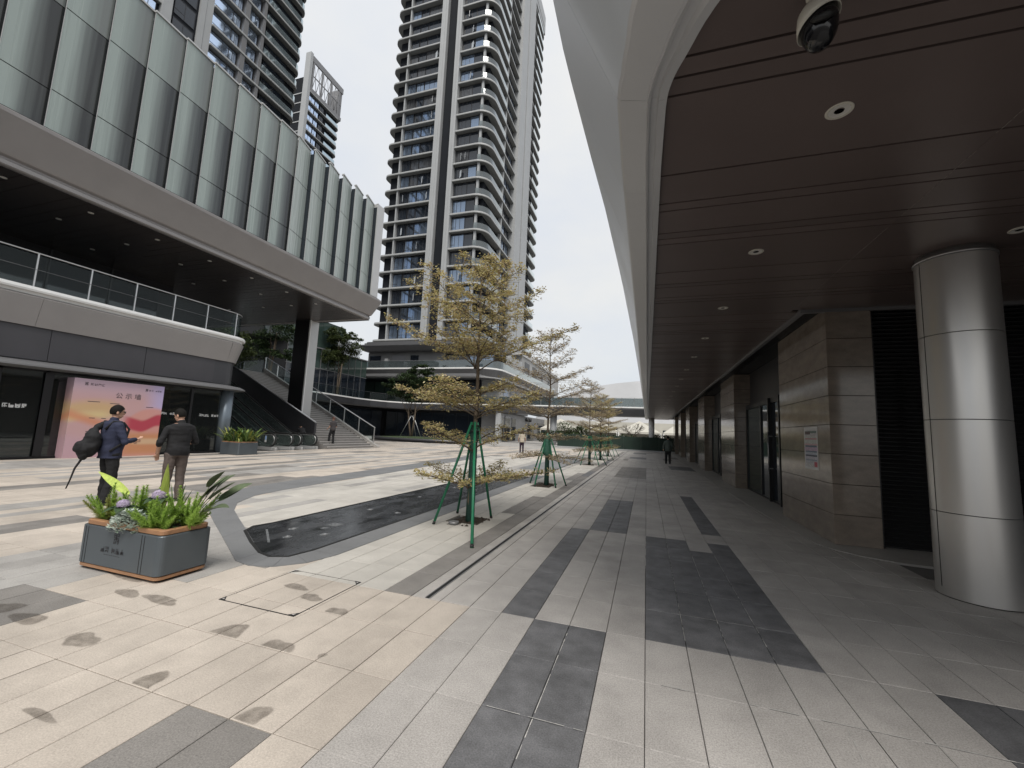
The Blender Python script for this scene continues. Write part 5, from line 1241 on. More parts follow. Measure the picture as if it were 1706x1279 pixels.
def stakes(x, y, rad, ztop, angs, label, wrap_h, sack=False):
    t = thing('tree_support',(x,y,0),label,'tree stakes','green stakes bracing the young trees')
    for i, a in enumerate(angs):
        q = MB(); q.tube([(x+rad[i]*math.cos(R(a)),y+rad[i]*math.sin(R(a)),-.002),(x+.06*math.cos(R(a)),y+.06*math.sin(R(a)),ztop)],.023,8); p = q.build('stake', M['green_pole'], t)
        q = MB(); e = Vector((x+rad[i]*math.cos(R(a)),y+rad[i]*math.sin(R(a)),0)); d = (Vector((x,y,ztop))-e).normalized(); q.tube([e-d*.0,e+d*.05],.0255,8); q.build('pole_cap', M['rubber'], p)
    q = MB(); q.lathe([(.06,.0),(.078,.02),(.070,wrap_h*.5),(.064,wrap_h),(.045,wrap_h+.02)],x,y,12); q.build('trunk_wrap', M['green_wrap'], t)
    q = MB(); q.tube([(x+.075*math.cos(k*.52),y+.075*math.sin(k*.52),ztop-.06) for k in range(13)],.014,6); q.tube([(x+.08*math.cos(k*.52),y+.08*math.sin(k*.52),ztop-.16) for k in range(13)],.012,6); q.build('tie_band', M['rubber'], t)
    if sack:
        q = MB(); rs = []
        for r,z in [(.02,1.62),(.06,1.5),(.10,1.3),(.14,1.12),(.15,1.0),(.10,.93),(.03,.9)]: rs.append([(x+.02+r*math.cos(k*.628)*(1+.12*math.sin(k*3+z*9)),y-.12+r*.8*math.sin(k*.628)*(1+.12*math.cos(k*2+z*7)),z) for k in range(10)])
        q.rings(rs); q.build('water_sack', M['green_sack'], t)
M['green_sack'] = mat('green_plastic_sack',(.05,.16,.11),.35,var=.3,scale=14)
# foot points measured in the photograph: front, left, right, back
def polar(x, y, P): return [math.degrees(math.atan2(b-y,a-x)) for a,b in P],[math.hypot(a-x,b-y) for a,b in P]
P1 = [(-2.26,5.45),(-3.40,6.46),(-2.72,7.42),(-3.45,7.5)]
a, r_ = polar(-2.95,6.95,P1); stakes(-2.95,6.95,r_,1.74,a,'four bright green stakes around the nearest tree',1.62)
for (x,y,lb_,s_,rd) in [(-2.95,12.86,'dark green stakes around the second tree, holding a hanging green sack',True,.62),(-2.95,23.1,'dark green stakes around the third tree',False,.95),(-2.93,28.6,'dark green stakes around the fourth tree',False,.9),(-2.93,34.5,'dark green stakes around the fifth, farthest tree',False,.9)]:
    stakes(x,y,[rd]*4,1.55,[-112,-50,20,160],lb_,1.5,s_)
q = MB(); q.lathe([(.07,0),(.09,.02),(.085,.05),(.06,.05)],-3.1,6.62,16); q.build('floodlight_base',M['metal_grey'])
o = bpy.data.objects['floodlight_base']; o.name = 'ground_spotlight'; tag(o,'small round metal spotlight set in the soil at the nearest tree foot','spotlight')
# dark trees: mound in the plaza, terrace trees, bare tree
M['leaf_dark'] = leafmat('dark_green_leaves', [(.018,.035,.016),(.035,.06,.024),(.06,.09,.032),(.026,.045,.022)], .55, .2)
M['leaf_olive'] = leafmat('olive_leaves', [(.03,.042,.016),(.055,.075,.025),(.085,.105,.035),(.035,.05,.02)], .55, .25)
def bushy_tree(label, loc, trunks, crown, n, lsz, seed, leaf, group=None):
    rr = random.Random(seed); t = thing('leafy_tree', loc, label, 'tree', group); L = Vector(loc)
    q = MB()
    for (dx,dy,h,r) in trunks:
        e = L+Vector((dx,dy,h)); q.tube([L+Vector((dx*.1,dy*.1,-.05)),L.lerp(e,.5)+Vector((dx*.1,0,0)),e],[r,r*.75,r*.45],7)
        for k in range(3):
            c = crown[rr.randrange(len(crown))]; q.tube([L.lerp(e,.75),L+Vector(c[:3])],[r*.4,r*.12],5)
    q.build('trunk', M['bark'], t)
    lv = MB()
    tot = sum(c[3]*c[4] for c in crown)
    for c in crown:
        for _ in range(max(1,int(n*c[3]*c[4]/tot/90))):
            d = Vector((rr.gauss(0,1),rr.gauss(0,1),rr.gauss(0,1))).normalized()*rr.random()**.45
            ce = L+Vector((c[0]+d.x*c[3],c[1]+d.y*c[3],c[2]+d.z*c[4]))
            foliage_cloud(lv, ce, (c[3]*.28,c[3]*.28,c[4]*.30), 90, lsz, rr, .6)
    lv.build('foliage', leaf, t, kind='stuff'); return t
bushy_tree('dark green spreading tree on the round planted mound in the plaza', (-26.5,43.4,.45), [(-.8,.2,3.4,.13),(.5,-.2,3.6,.13),(.1,.5,3.2,.11)], [(-1.8,0,5.2,1.8,.8),(.2,0,6.9,2.2,1.0),(1.9,.3,5.7,1.9,.8),(3.6,.2,4.9,1.2,.5),(-3.0,0,6.4,1.2,.6),(.8,0,8.0,1.5,.6),(2.9,0,7.1,1.3,.5),(0,.2,4.6,2.0,.6)], 15000, .14, 4, M['leaf_dark'])
md = thing('planted_mound',(-25.5,43.9,0),'low round planting bed with dark curb and grass at the plaza back','planter')
q = MB(); q.rings([[(-25.6+6.4*s*math.cos(k*.2618),43.8+2.6*s*math.sin(k*.2618),z) for k in range(24)] for s,z in ((1,0),(1,.36),(.96,.38),(.95,.3))]); q.build('curb',M['metal_dark'],md)
q = MB(); q.rings([[(-25.6+6.4*s*math.cos(k*.2618),43.8+2.6*s*math.sin(k*.2618),z) for k in range(24)] for s,z in ((.95,.3),(.75,.42),(.4,.52),(.05,.56))],smooth=True); q.build('lawn',mat('mound_grass',(.028,.045,.014),.9,var=.4,scale=6,bump=.5,fscale=30),md)
for i, dx in enumerate((-1.1,0.9,.2)): 
    q = MB(); q.tube([(-26.5+dx*1.3,43.2+.4*i,.45),(-26.5+dx*.15,43.4,3.0)],.035,5); q.build('prop_pole',M['rail_steel'],md)
tg = 'dark trees on the upper deck'
bushy_tree('tall airy dark tree left of the box column, on the upper deck', (-40.5,35.5,5.6), [(-.4,.2,5,.12),(.5,0,6,.14),(.1,.5,5.5,.1)], [(-1,0,4.2,2.0,1.4),(.6,.3,6.2,2.4,1.6),(-.6,0,8.2,1.9,1.2),(1.3,.8,3.4,1.6,.9)], 7500, .15, 6, M['leaf_dark'], tg)
bushy_tree('olive tree right of the box column, in front of the green glass pavilion', (-40.9,47.0,5.6), [(-.3,.2,4,.12),(.4,0,4.4,.12)], [(-.6,-1,5.2,2.0,1.3),(.3,1.2,6.6,2.2,1.3),(.0,-.6,8.2,1.8,1.1),(.3,1.4,8.6,1.5,.8)], 11000, .15, 7, M['leaf_olive'], tg)
bushy_tree('low dark tree on the upper deck behind the stair railing', (-41.0,29.8,5.6), [(-.2,.2,2.6,.1),(.3,0,3,.1)], [(-.6,0,2.4,2.0,1.4),(.8,.3,4.0,2.2,1.4),(-1.2,-.8,4.6,2.0,1.2),(.4,2.2,2.6,1.8,1.3)], 13000, .15, 12, M['leaf_olive'], tg)
# bare tree beyond the hoarding
bt = thing('bare_tree',(-1.9,62,0),'leafless tree with fanned branches under the footbridge at the far end','tree')
rr = random.Random(21); q = MB()
def grow(q, p, d, L, r, lev):
    e = p+d*L; q.tube([p,p.lerp(e,.5)+Vector((rr.gauss(0,.03),rr.gauss(0,.03),0))*L,e],[r,r*.85,r*.65],5)
    if lev == 0: return
    for k in range(3 if lev > 1 else 4):
        nd = (d+Vector((rr.gauss(0,.55),rr.gauss(0,.55),rr.gauss(.12,.22)))).normalized(); grow(q, p.lerp(e,rr.uniform(.7,1)), nd, L*rr.uniform(.6,.82), r*.6, lev-1)
q.tube([(-1.9,62,0),(-1.88,62,1.6)],[.14,.11],8); q.build('trunk', M['bark'], bt)
for k in range(6):
    q = MB(); a = k*1.047; grow(q, Vector((-1.88,62,1.55)), Vector((math.cos(a)*.75,math.sin(a)*.75,.6)).normalized(), 1.05, .05, 3); q.build('branch', M['bark'], bt)
q = MB(); rr2 = random.Random(31)
sh_ = thing('leafy_tree',(-12.5,66,0),'bright olive bushy tree beyond the bridge pier','tree')
lv = MB()
for c in [(-12.5,66,2.6,1.6,1.1),(-11.2,66.5,1.8,1.4,.9),(-9.6,66,2.4,1.3,.8)]: foliage_cloud(lv,c[:3],(c[3],c[3],c[4]),700,.17,rr2)
lv.build('foliage',M['leaf_olive'],sh_,kind='stuff'); q.tube([(-12.3,66,0),(-12.3,66,2.2)],[.1,.06],6); q.build('trunk',M['bark'],sh_)
# ------------------------------------------------------------------ planter in the foreground
px0, px1, py0, py1 = -5.66, -4.445, 2.915, 3.425
def rrect(x0,x1,y0,y1,r,n=5): return arc(x1-r,y0+r,r,-90,0,n)+arc(x1-r,y1-r,r,0,90,n)+arc(x0+r,y1-r,r,90,180,n)+arc(x0+r,y0+r,r,180,270,n)
pl = thing('planter_box',(-5.05,3.17,0),'large slate blue planter with wooden rims and dark emblem, in the foreground','planter')
def rloft(q, specs, mi=0):
    q.rings([[(x,y,z) for x,y in rrect(px0+i,px1-i,py0+i,py1-i,r)] for i,r,z in specs], mi, True, False)
q = MB(); rloft(q,[(.05,.04,.0),(.045,.04,.018)]); q.build('plinth', M['rubber'], pl)
q = MB(); rloft(q,[(.022,.06,.02),(.006,.06,.03),(.006,.06,.055),(.012,.06,.06)]); q.build('lower_rim', M['wood'], pl)
q = MB(); rloft(q,[(.018,.055,.061),(.0,.06,.068),(.0,.06,.432),(.004,.06,.44)]); pb = q.build('body', M['planter'], pl)
q = MB(); rloft(q,[(.03,.05,.441),(.020,.055,.448),(.020,.055,.485),(.028,.05,.492),(.07,.03,.492),(.075,.03,.42)]); q.build('upper_rim', M['wood'], pl)
q = MB(); rloft(q,[(.08,.03,.40),(.08,.03,.455)]); q.build('soil', M['soil'], pl)
for x in (px0+.085,px0+.125,px1-.265,px1-.225):
    q = MB(); q.box(x-.004,x+.004,py0-.0012,py0+.01,.068,.432); q.build('groove', M['void'], pb)
emblem('emblem',(-5.12,py0-.0015,.30),(1,0,0),(0,0,1),.105,M['ink'],pl,.085)
glyphs('planter_lettering',2,(-5.30,py0-.0015,.205),(1,0,0),(0,0,1),.058,M['ink'],pl,gap=1.15,seed=5,thick=.14)
glyphs('planter_lettering',3,(-5.13,py0-.0015,.205),(1,0,0),(0,0,1),.058,M['ink'],pl,gap=1.12,seed=6,thick=.14)
q = MB()
for k in range(9): q.box(-5.24+.028*k,-5.222+.028*k,py0-.0012,py0-.0004,.182,.188)
q.build('small_lettering',M['ink'],pl)
# plants, each a thing of its own
M['fern'] = leafmat('fern_needles',[(.27,.40,.07),(.36,.52,.11),(.45,.62,.16),(.31,.45,.10)],.5,.5)
M['fern_dry'] = leafmat('fern_needles_ochre',[(.34,.33,.10),(.38,.40,.13),(.28,.33,.1)],.5,.5)
M['lime'] = mat('lime_leaf',(.34,.42,.08),.6,var=.25,scale=14,stretch=(3,3,.6))
M['deep'] = mat('deep_green_leaf',(.032,.06,.022),.55,var=.3,scale=10)
M['banana'] = mat('grey_green_leaf',(.095,.125,.068),.55,var=.25,scale=12)
M['silver'] = leafmat('silver_leaves',[(.33,.40,.34),(.48,.54,.48),(.62,.66,.6),(.24,.32,.25)],.7,.15)
M['petal'] = leafmat('lilac_petals',[(.50,.42,.58),(.60,.52,.66),(.40,.31,.48),(.66,.6,.68)],.6,.3)
M['stem'] = mat('plant_stem',(.10,.13,.04),.6)
def plume_mesh(L, w, seed, m_):
    rr = random.Random(seed); q = MB()
    q.tube([(0,0,0),(.0,.02*L,L*.5),(0,.06*L,L)],[.004,.003,.001],4,1)
    for k in range(250):
        u = rr.uniform(.06,1); r = w*(1.15-.85*u**1.6)*rr.uniform(.65,1.1)*(1 if u > .12 else .5); a = rr.uniform(0,6.28)
        b = Vector((0,.06*L*u*u,L*u)); d = Vector((math.cos(a),math.sin(a),.75)).normalized(); s_ = d.cross(Vector((0,0,1))).normalized()*.0045
        q.add([b-s_,b+s_,b+d*r+s_*.3,b+d*r-s_*.3],[(0,1,2,3)])
    return q.mesh('plume',[m_,M['stem']])
PLM = [plume_mesh(.34,.062,1,M['fern']),plume_mesh(.29,.058,2,M['fern']),plume_mesh(.31,.055,3,M['fern_dry'])]
def fern(label, x, y, n, seed, spread, sc=1.0, dry=False, lean=(0,0)):
    rr = random.Random(seed); t = thing('foxtail_fern',(x,y,.455),label,'fern','foxtail ferns in the foreground planter')
    for k in range(n):
        a = 2*math.pi*k/n+rr.uniform(-.4,.4); til = rr.uniform(.05,spread)
        o = link('plume', PLM[2] if (dry and k%2) else PLM[k%2], t, loc=(x+.05*math.cos(a)*rr.random(),y+.03*math.sin(a)*rr.random(),.45))
        d = Vector((math.cos(a)*math.sin(til)+lean[0],math.sin(a)*math.sin(til)+lean[1],math.cos(til))).normalized()
        o.rotation_euler = d.to_track_quat('Z','Y').to_euler(); s_ = sc*rr.uniform(.7,1.15); o.scale = (s_,)*3
fern('pale foxtail fern at the left end of the foreground planter',-5.50,3.08,15,1,.85,1.05,True,(-.12,0))
fern('foxtail fern left of centre, before the lilac flower',-5.30,3.22,9,2,.55,1.1,False)
fern('bright foxtail fern at the front right corner of the planter',-4.68,3.03,17,3,.95,.95)
fern('foxtail fern spilling over the right end of the planter',-4.58,3.24,17,4,.85,1.12,False,(.22,.05))
fern('foxtail fern at centre front, right of the silver plant',-4.78,3.05,10,5,.7,.85)
def blade(q, p, d, L, wd, droop, fold=.35, n=7, mi=0, twist=0.0):
    """lance leaf with a folded midrib"""
    p = Vector(p); d = Vector(d).normalized(); s = d.cross(Vector((0,0,1))); s = s.normalized() if s.length > .05 else Vector((1,0,0))
    if twist: s = (Matrix.Rotation(twist,3,d) @ s)
    up = s.cross(d).normalized(); L_ = []; C_ = []; R_ = []
    for i in range(n+1):
        u = i/n; w_ = wd*math.sin(math.pi*min(1,.08+.92*u)**.8)**.85*(1 if u < 1 else .02)
        c = p+d*L*u-Vector((0,0,1))*droop*L*u*u; L_.append(c+s*w_+up*w_*fold); C_.append(c); R_.append(c-s*w_+up*w_*fold)
    vs = L_+C_+R_; fs = []
    for i in range(n): fs += [(i,i+1,n+1+i+1,n+1+i),(n+1+i,n+1+i+1,2*n+2+i+1,2*n+2+i)]
    q.add(vs,fs,mi,True)
def lance_plant(name, label, cat, x, y, leaves, m_, group=None, k=1.0):
    t = thing(name,(x,y,.455),label,cat,group)
    for (dx,dy,dz,L,wd,dr,stem,tw) in leaves:
        L *= k; stem *= k*k; wd *= k
        q = MB(); p = Vector((x,y,.45)); d = Vector((dx,dy,dz)).normalized(); e = p+d*stem
        if stem > .03: q.tube([p,p.lerp(e,.5)+Vector((0,0,.02)),e],[.006,.005,.004],5,1)
        blade(q,e,d if stem < .2 else (d+Vector((dx*.4,dy*.4,-.05))),L,wd,dr,twist=tw); q.build('leaf',[m_,M['stem']],t)
lance_plant('lime_plant','plant with long lime yellow leaves at left centre of the planter','plant',-5.22,3.28,[(-.86,-.02,.56,.62,.042,.03,.46,-.7),(.05,-.3,.9,.33,.032,.1,.02,.5),(-.5,-.5,.45,.30,.026,.1,.02,.6),(.35,-.25,.7,.30,.028,.2,.02,.3),(-.2,.2,1,.3,.03,.05,.02,.2)],M['lime'])
lance_plant('lime_plant','plant with one upright lime yellow leaf at the planter centre, beside the flower','plant',-4.98,3.25,[(.12,-.1,1,.50,.038,.0,.16,.4),(-.22,-.35,.9,.26,.032,.1,.0,.4),(.12,-.45,.8,.27,.034,.1,.0,.2),(-.4,-.3,.8,.27,.030,.15,.0,.6)],M['lime'])
lance_plant('strap_leaf_plant','plant with upright mid green strap leaves right of centre','plant',-4.82,3.26,[(.25,0,1,.42,.028,.08,.02,.4),(-.1,-.1,1,.40,.03,.03,.02,.3),(.45,-.1,.9,.42,.028,.12,.02,.8),(.3,.2,1,.36,.028,.05,.02,.1),(.05,-.25,.9,.34,.03,.1,.02,.2)],mat('mid_green_leaf',(.11,.20,.045),.4,var=.25,scale=14),None,1.12)
lance_plant('paddle_leaf_plant','plant with long stalked grey green paddle leaves leaning right','plant',-4.66,3.30,[(.42,.15,.85,.30,.06,.12,.26,.5),(.6,.1,.75,.31,.06,.10,.28,.3),(.8,.0,.55,.30,.065,.2,.22,.2),(.75,.3,.75,.28,.06,.05,.34,.6),(.45,.25,.85,.22,.05,.15,.34,.4),(.7,.25,.7,.24,.045,.05,.30,.9),(.4,.1,.9,.28,.05,.2,.22,.4),(.55,.0,.95,.26,.05,.15,.36,.1)],M['banana'],None,1.17)
def hydrangea(label, x, y, z, r, seed):
    rr = random.Random(seed); t = thing('hydrangea',(x,y,.455),label,'flower','lilac hydrangeas in the planter')
    q = MB(); q.tube([(x,y+.03,.45),(x,y,z-r*.4)],.006,5)
    for k in range(7):
        a = k*.9+seed; blade(q,(x,y,z-r*.55),(math.cos(a),math.sin(a),.1),.17,.05,.3,mi=1)
    q.build('stem',[M['stem'],M['deep']],t)
    q = MB()
    for k in range(130):
        u = 1-2*(k+.5)/130; a = k*2.39996; d = Vector((math.sqrt(1-u*u)*math.cos(a),math.sqrt(1-u*u)*math.sin(a),u*.95))
        if u < -.55: continue
        c = Vector((x,y,z))+d*r*rr.uniform(.88,1.06); dn = d.normalized(); s1 = dn.orthogonal().normalized(); s2 = dn.cross(s1); b0 = rr.uniform(0,1.5); s_ = r*.23
        for j in range(4):
            g1 = math.cos(b0+j*1.571); g2 = math.sin(b0+j*1.571); e = s1*g1+s2*g2; f = s1*-g2+s2*g1
            q.add([c,c+e*s_*.6+f*s_*.45+dn*.003,c+e*s_,c+e*s_*.6-f*s_*.45+dn*.003],[(0,1,2,3)])
    q.build('flower_head',M['petal'],t)
hydrangea('lilac hydrangea head at left, low among the ferns',-5.24,3.02,.66,.054,1)
hydrangea('lilac hydrangea head at the planter centre, above broad dark leaves',-4.99,3.2,.755,.064,4)
t = thing('silver_foliage_plant',(-5.02,2.99,.455),'mound of small silvery leaves spilling over the front rim','plant')
q = MB(); rr = random.Random(2)
for k in range(1300):
    a = rr.uniform(0,6.28); r = rr.random()**.6; x = -5.04+.25*r*math.cos(a); y = 2.985+.11*r*math.sin(a); z = .47+.14*(1-r*r)+rr.uniform(-.02,.02)
    if y < 2.94: z -= .03
    d = Vector((math.cos(a)+rr.gauss(0,.5),math.sin(a)+rr.gauss(0,.5),rr.uniform(.1,1))).normalized(); s_ = d.cross(Vector((rr.gauss(0,.3),rr.gauss(0,.3),1))).normalized(); L = rr.uniform(.024,.046)
    q.add([(x,y,z),Vector((x,y,z))+d*L*.5+s_*L*.3,Vector((x,y,z))+d*L,Vector((x,y,z))+d*L*.5-s_*L*.3],[(0,1,2,3)])
q.build('leaves',M['silver'],t,kind='stuff')
t = thing('leafy_undergrowth',(-5.05,3.2,.455),'dark green leafy filling between the planter flowers','plant')
q = MB()
for k in range(150):
    x = rr.uniform(-5.5,-4.58); y = rr.uniform(3.08,3.36); a = rr.uniform(0,6.28); blade(q,(x,y,.46+rr.uniform(0,.12)),(math.cos(a),math.sin(a),rr.uniform(.2,1.2)),rr.uniform(.08,.17),rr.uniform(.018,.032),.35,n=4)
q.build('leaves',M['deep'],t,kind='stuff')
# second planter by the escalators, with one shrub
p2 = thing('planter_box',(-18.15,14.75,0),'dark square planter at the foot of the escalators','planter')
q = MB(); q.bbox(-18.75,-17.6,14.3,15.3,.02,.56,.03); q.build('body', M['planter'], p2)
q = MB(); q.box(-18.72,-17.63,14.33,15.27,.562,.60); q.build('upper_rim', M['wood'], p2)
q = MB(); q.box(-18.8,-17.6,14.3,15.3,0,.018); q.build('plinth', M['rubber'], p2)
t = thing('planter_shrub',(-18.2,14.8,.66),'feathery green and yellowish plants in the planter by the escalators','plant')
q = MB()
for k in range(260):
    x = rr.uniform(-18.75,-17.65); y = rr.uniform(14.35,15.25); a = rr.uniform(0,6.28); blade(q,(x,y,.60),(math.cos(a)*.6,math.sin(a)*.6,rr.uniform(.5,1.4)),rr.uniform(.4,1.25),rr.uniform(.022,.05),.35,n=4,mi=rr.choice([0,0,1,2]))
q.build('leaves',[M['fernsolid'] if 'fernsolid' in M else mat('fresh_leaf',(.09,.16,.035),.5),M['deep'],mat('yellowish_leaf',(.28,.30,.06),.5)],t,kind='stuff')

# ------------------------------------------------------------------ people
def remesh(q, voxel, it=4, name='tmp', disp=0.0, dscale=6.0, seed=0):
    me = bpy.data.meshes.new(name); me.from_pydata(q.v,[],q.f); o = bpy.data.objects.new(name, me); COL.objects.link(o)
    md_ = o.modifiers.new('r','REMESH'); md_.mode = 'VOXEL'; md_.voxel_size = voxel; md_.use_smooth_shade = True
    if it: s = o.modifiers.new('s','SMOOTH'); s.factor = .5; s.iterations = it
    bpy.context.view_layer.update()
    r = bpy.data.meshes.new_from_object(o.evaluated_get(bpy.context.evaluated_depsgraph_get())); bpy.data.objects.remove(o)
    if disp:
        ns = [v.normal.copy() for v in r.vertices]
        for v, n in zip(r.vertices, ns):
            p = v.co*dscale; p.z *= 1.9
            v.co += n*disp*(mnoise.noise(p+Vector((seed,0,0)))+.5*mnoise.noise(p*2.3+Vector((0,seed,0))))
    for p in r.polygons: p.use_smooth = True
    r.materials.clear(); return r
def ell(q, c, r, M_=None, n=12, m=8):
    c = Vector(c); rs = []
    for i in range(m+1):
        t = math.pi*(.02+.96*i/m)-math.pi/2
        ring = []
        for k in range(n):
            a = 2*math.pi*k/n; p = Vector((r[0]*math.cos(t)*math.cos(a), r[1]*math.cos(t)*math.sin(a), r[2]*math.sin(t)))
            ring.append(c+(M_@p if M_ else p))
        rs.append(ring)
    q.rings(rs)
def limb(q, pts, rad, n=10):
    pts = [Vector(p) for p in pts]; q.tube(pts, rad, n); ell(q,pts[0],(rad[0],)*3,n=10,m=6); ell(q,pts[-1],(rad[-1],)*3,n=10,m=6)
    for p, r in zip(pts[1:-1], rad[1:-1]): ell(q,p,(r,)*3,n=10,m=6)
def person(label, loc, rz, pose, cols, near=True, hairm='hair', group=None, extra=None):
    """standing figure facing +y; pose gives joints, lean and head turn"""
    p = dict(hipz=.92, lean=0.0, yaw=0.0, nod=0.0, kneeL=(-.10,.03,.50), ankL=(-.11,-.01,.085), kneeR=(.10,.03,.50), ankR=(.11,.0,.085),
             elbL=(-.27,-.03,1.13), hanL=(-.27,.08,.89), elbR=(.27,-.03,1.13), hanR=(.27,.08,.89), belly=0.0, toeL=.0, toeR=.0, wide=1.0, sleeve='long')
    p.update(pose); W = p['wide']
    vb = .008 if near else .02; vc = .011 if near else .02
    t = thing('person', (0,0,0), label, 'person', group)
    hz = p['hipz']; LM = Matrix.Rotation(-p['lean'],3,'X')
    def sp(x,y,z):   # spine space: bend forward about the hips
        v = LM @ Vector((x,y,z-hz)); return Vector((v.x,v.y,v.z+hz))
    tor = [(hz-.06,.155,.11,-.005),(hz+.04,.165,.118,-.01),(hz+.18,.15,.11+.5*p['belly'],.015*bool(p['belly'])),(hz+.33,.165,.118+.3*p['belly'],.005),(hz+.45,.175,.108,-.01),(hz+.525,.165,.088,-.015),(hz+.565,.09,.065,-.012)]
    def torso(q, inf, z0=None, z1=None, hem=0, flare=.012):
        rs = []
        for z, rx, ry, cy_ in tor:
            if z0 is not None and z < z0-.001: continue
            if z1 is not None and z > z1: continue
            rs.append([sp((rx*W+inf)*math.cos(a*math.pi/10), cy_+(ry*W+inf)*math.sin(a*math.pi/10), z) for a in range(20)])
        if hem: rs.insert(0,[sp((tor[0][1]*W+inf+flare)*math.cos(a*math.pi/10),-.005+(tor[0][2]*W+inf+flare)*math.sin(a*math.pi/10),hz-hem) for a in range(20)])
        q.rings(rs)
    shz = hz+.462; shL, shR = sp(-.175*W,-.015,shz), sp(.175*W,-.015,shz)
    V = {k: Vector(p[k]) for k in ('kneeL','ankL','kneeR','ankR','elbL','hanL','elbR','hanR')}
    hipL, hipR = Vector((-.088*W,0,hz-.02)), Vector((.088*W,0,hz-.02))
    HM = LM @ Matrix.Rotation(p['yaw'],3,'Z') @ Matrix.Rotation(-p['nod'],3,'X')
    hb = sp(0,.0,hz+.60)
    def hd(x,y,z): return hb + HM @ Vector((x,y,z))
    # body: one continuous skin mesh, head, hands and all
    q = MB(); torso(q,0)
    for h_, k_, a_ in ((hipL,V['kneeL'],V['ankL']),(hipR,V['kneeR'],V['ankR'])):
        limb(q,[h_,h_.lerp(k_,.5),k_,k_.lerp(a_,.35),a_],[.088,.076,.056,.058,.038]); limb(q,[a_+Vector((0,-.04,-.045)),a_+Vector((0,.06,-.05)),a_+Vector((0,.14,-.062))],[.034,.036,.026])
    for s_, sh, e_, h_ in ((-1,shL,V['elbL'],V['hanL']),(1,shR,V['elbR'],V['hanR'])):
        limb(q,[sh,sh.lerp(e_,.5),e_,e_.lerp(h_,.4),h_],[.052,.046,.038,.038,.026])
        d = (h_-e_).normalized(); sd_ = d.cross(Vector((0,1,0)) if abs(d.y) < .8 else Vector((0,0,-1))).normalized()*(-s_); nn = d.cross(sd_).normalized()
        HB = Matrix((sd_,d,nn)).transposed()
        ell(q,h_+d*.05,(.040,.052,.017),HB)
        if near:
            for i, (o_, L_) in enumerate(((-.028,.062),(-.010,.072),(.010,.068),(.027,.052))):
                b_ = h_+d*.088+sd_*o_; m_ = b_+d*L_*.5+nn*.008*(-s_); q.tube([b_-d*.02,b_,m_,m_+d*L_*.40+nn*.022*(-s_)],[.0095,.0095,.009,.0075],7)
            b_ = h_+d*.03-sd_*.034; q.tube([b_,b_+d*.03-sd_*.022,b_+d*.06-sd_*.022],[.012,.011,.008],7)
    limb(q,[sp(0,-.012,hz+.52),hd(0,-.005,.02)],[.062,.054])
    ell(q,hd(0,.0,.135),(.076,.095,.108),HM); ell(q,hd(0,.028,.07),(.058,.066,.062),HM); ell(q,hd(0,.055,.04),(.034,.03,.026),HM)
    q.tube([hd(0,.088,.135),hd(0,.104,.10),hd(0,.10,.088)],[.008,.014,.012],7)
    ell(q,hd(0,.086,.052),(.024,.012,.008),HM); 
    for s_ in (-1,1): ell(q,hd(s_*.078,-.005,.11),(.010,.022,.034),HM); ell(q,hd(s_*.03,.082,.155),(.022,.012,.008),HM)
    me = remesh(q,vb,3 if near else 2); me.materials.append(M['skin']); body = link('body', me, t)
    q = MB()
    for s_ in (-1,1): ell(q,hd(s_*.031,.0875,.132),(.012,.006,.006),HM,8,5)
    q.build('eyes', M['rubber'], t)
    # hair: cap over skull, open at the face
    q = MB(); n, m = 22, 12; rs = []
    for i in range(m+1):
        th = math.pi/2-i/m*math.pi*.72; ring = []
        for k in range(n):
            a = 2*math.pi*k/n; f = math.sin(a)   # +1 at the face
            th2 = th if f < .35 else max(th, .38-.18*(f < .6)); lump = 1+.03*mnoise.noise(Vector((math.cos(a)*3,f*3,i*.6)))
            if f < -.2: th2 = max(th2,-.62)
            else: th2 = max(th2,-.30 if f < .35 else th2)
            ring.append(hd(.084*lump*math.cos(th2)*math.cos(a), -.004+(.104*lump)*math.cos(th2)*f, .14+.117*lump*math.sin(th2)))
        rs.append(ring)
    q.rings(rs,0,True,True); q.build('hair', M[hairm], t)
    # trousers
    q = MB(); torso(q,.014,None,hz+.12)
    for h_, k_, a_ in ((hipL,V['kneeL'],V['ankL']),(hipR,V['kneeR'],V['ankR'])): limb(q,[h_,h_.lerp(k_,.5),k_,k_.lerp(a_,.5),a_+Vector((0,-.005,.0))],[.105,.094,.078,.072,.066])
    me = remesh(q,vc,3,disp=.011 if near else .004,dscale=5,seed=3); me.materials.append(M[cols[1]]); link('trousers',me,t)
    # top with sleeves
    q = MB(); torso(q,.026,hem=p.get('hem',.10),flare=p.get('flare',.010))
    for sh, e_, h_ in ((shL,V['elbL'],V['hanL']),(shR,V['elbR'],V['hanR'])):
        if p['sleeve'] == 'long': limb(q,[sh,sh.lerp(e_,.5),e_,e_.lerp(h_,.5),e_.lerp(h_,.90)],[.072,.062,.056,.050,.043])
        elif p['sleeve'] == 'pushed': limb(q,[sh,sh.lerp(e_,.5),e_,e_.lerp(h_,.22)],[.070,.060,.054,.050])
        else: limb(q,[sh,sh.lerp(e_,.5),sh.lerp(e_,.72)],[.070,.062,.060])
    limb(q,[sp(0,-.014,hz+.50),sp(0,-.012,hz+.575)],[.085,.070])
    me = remesh(q,vc,3,disp=.012 if near else .005,dscale=4.5,seed=9); me.materials.append(M[cols[0]]); link('top',me,t)
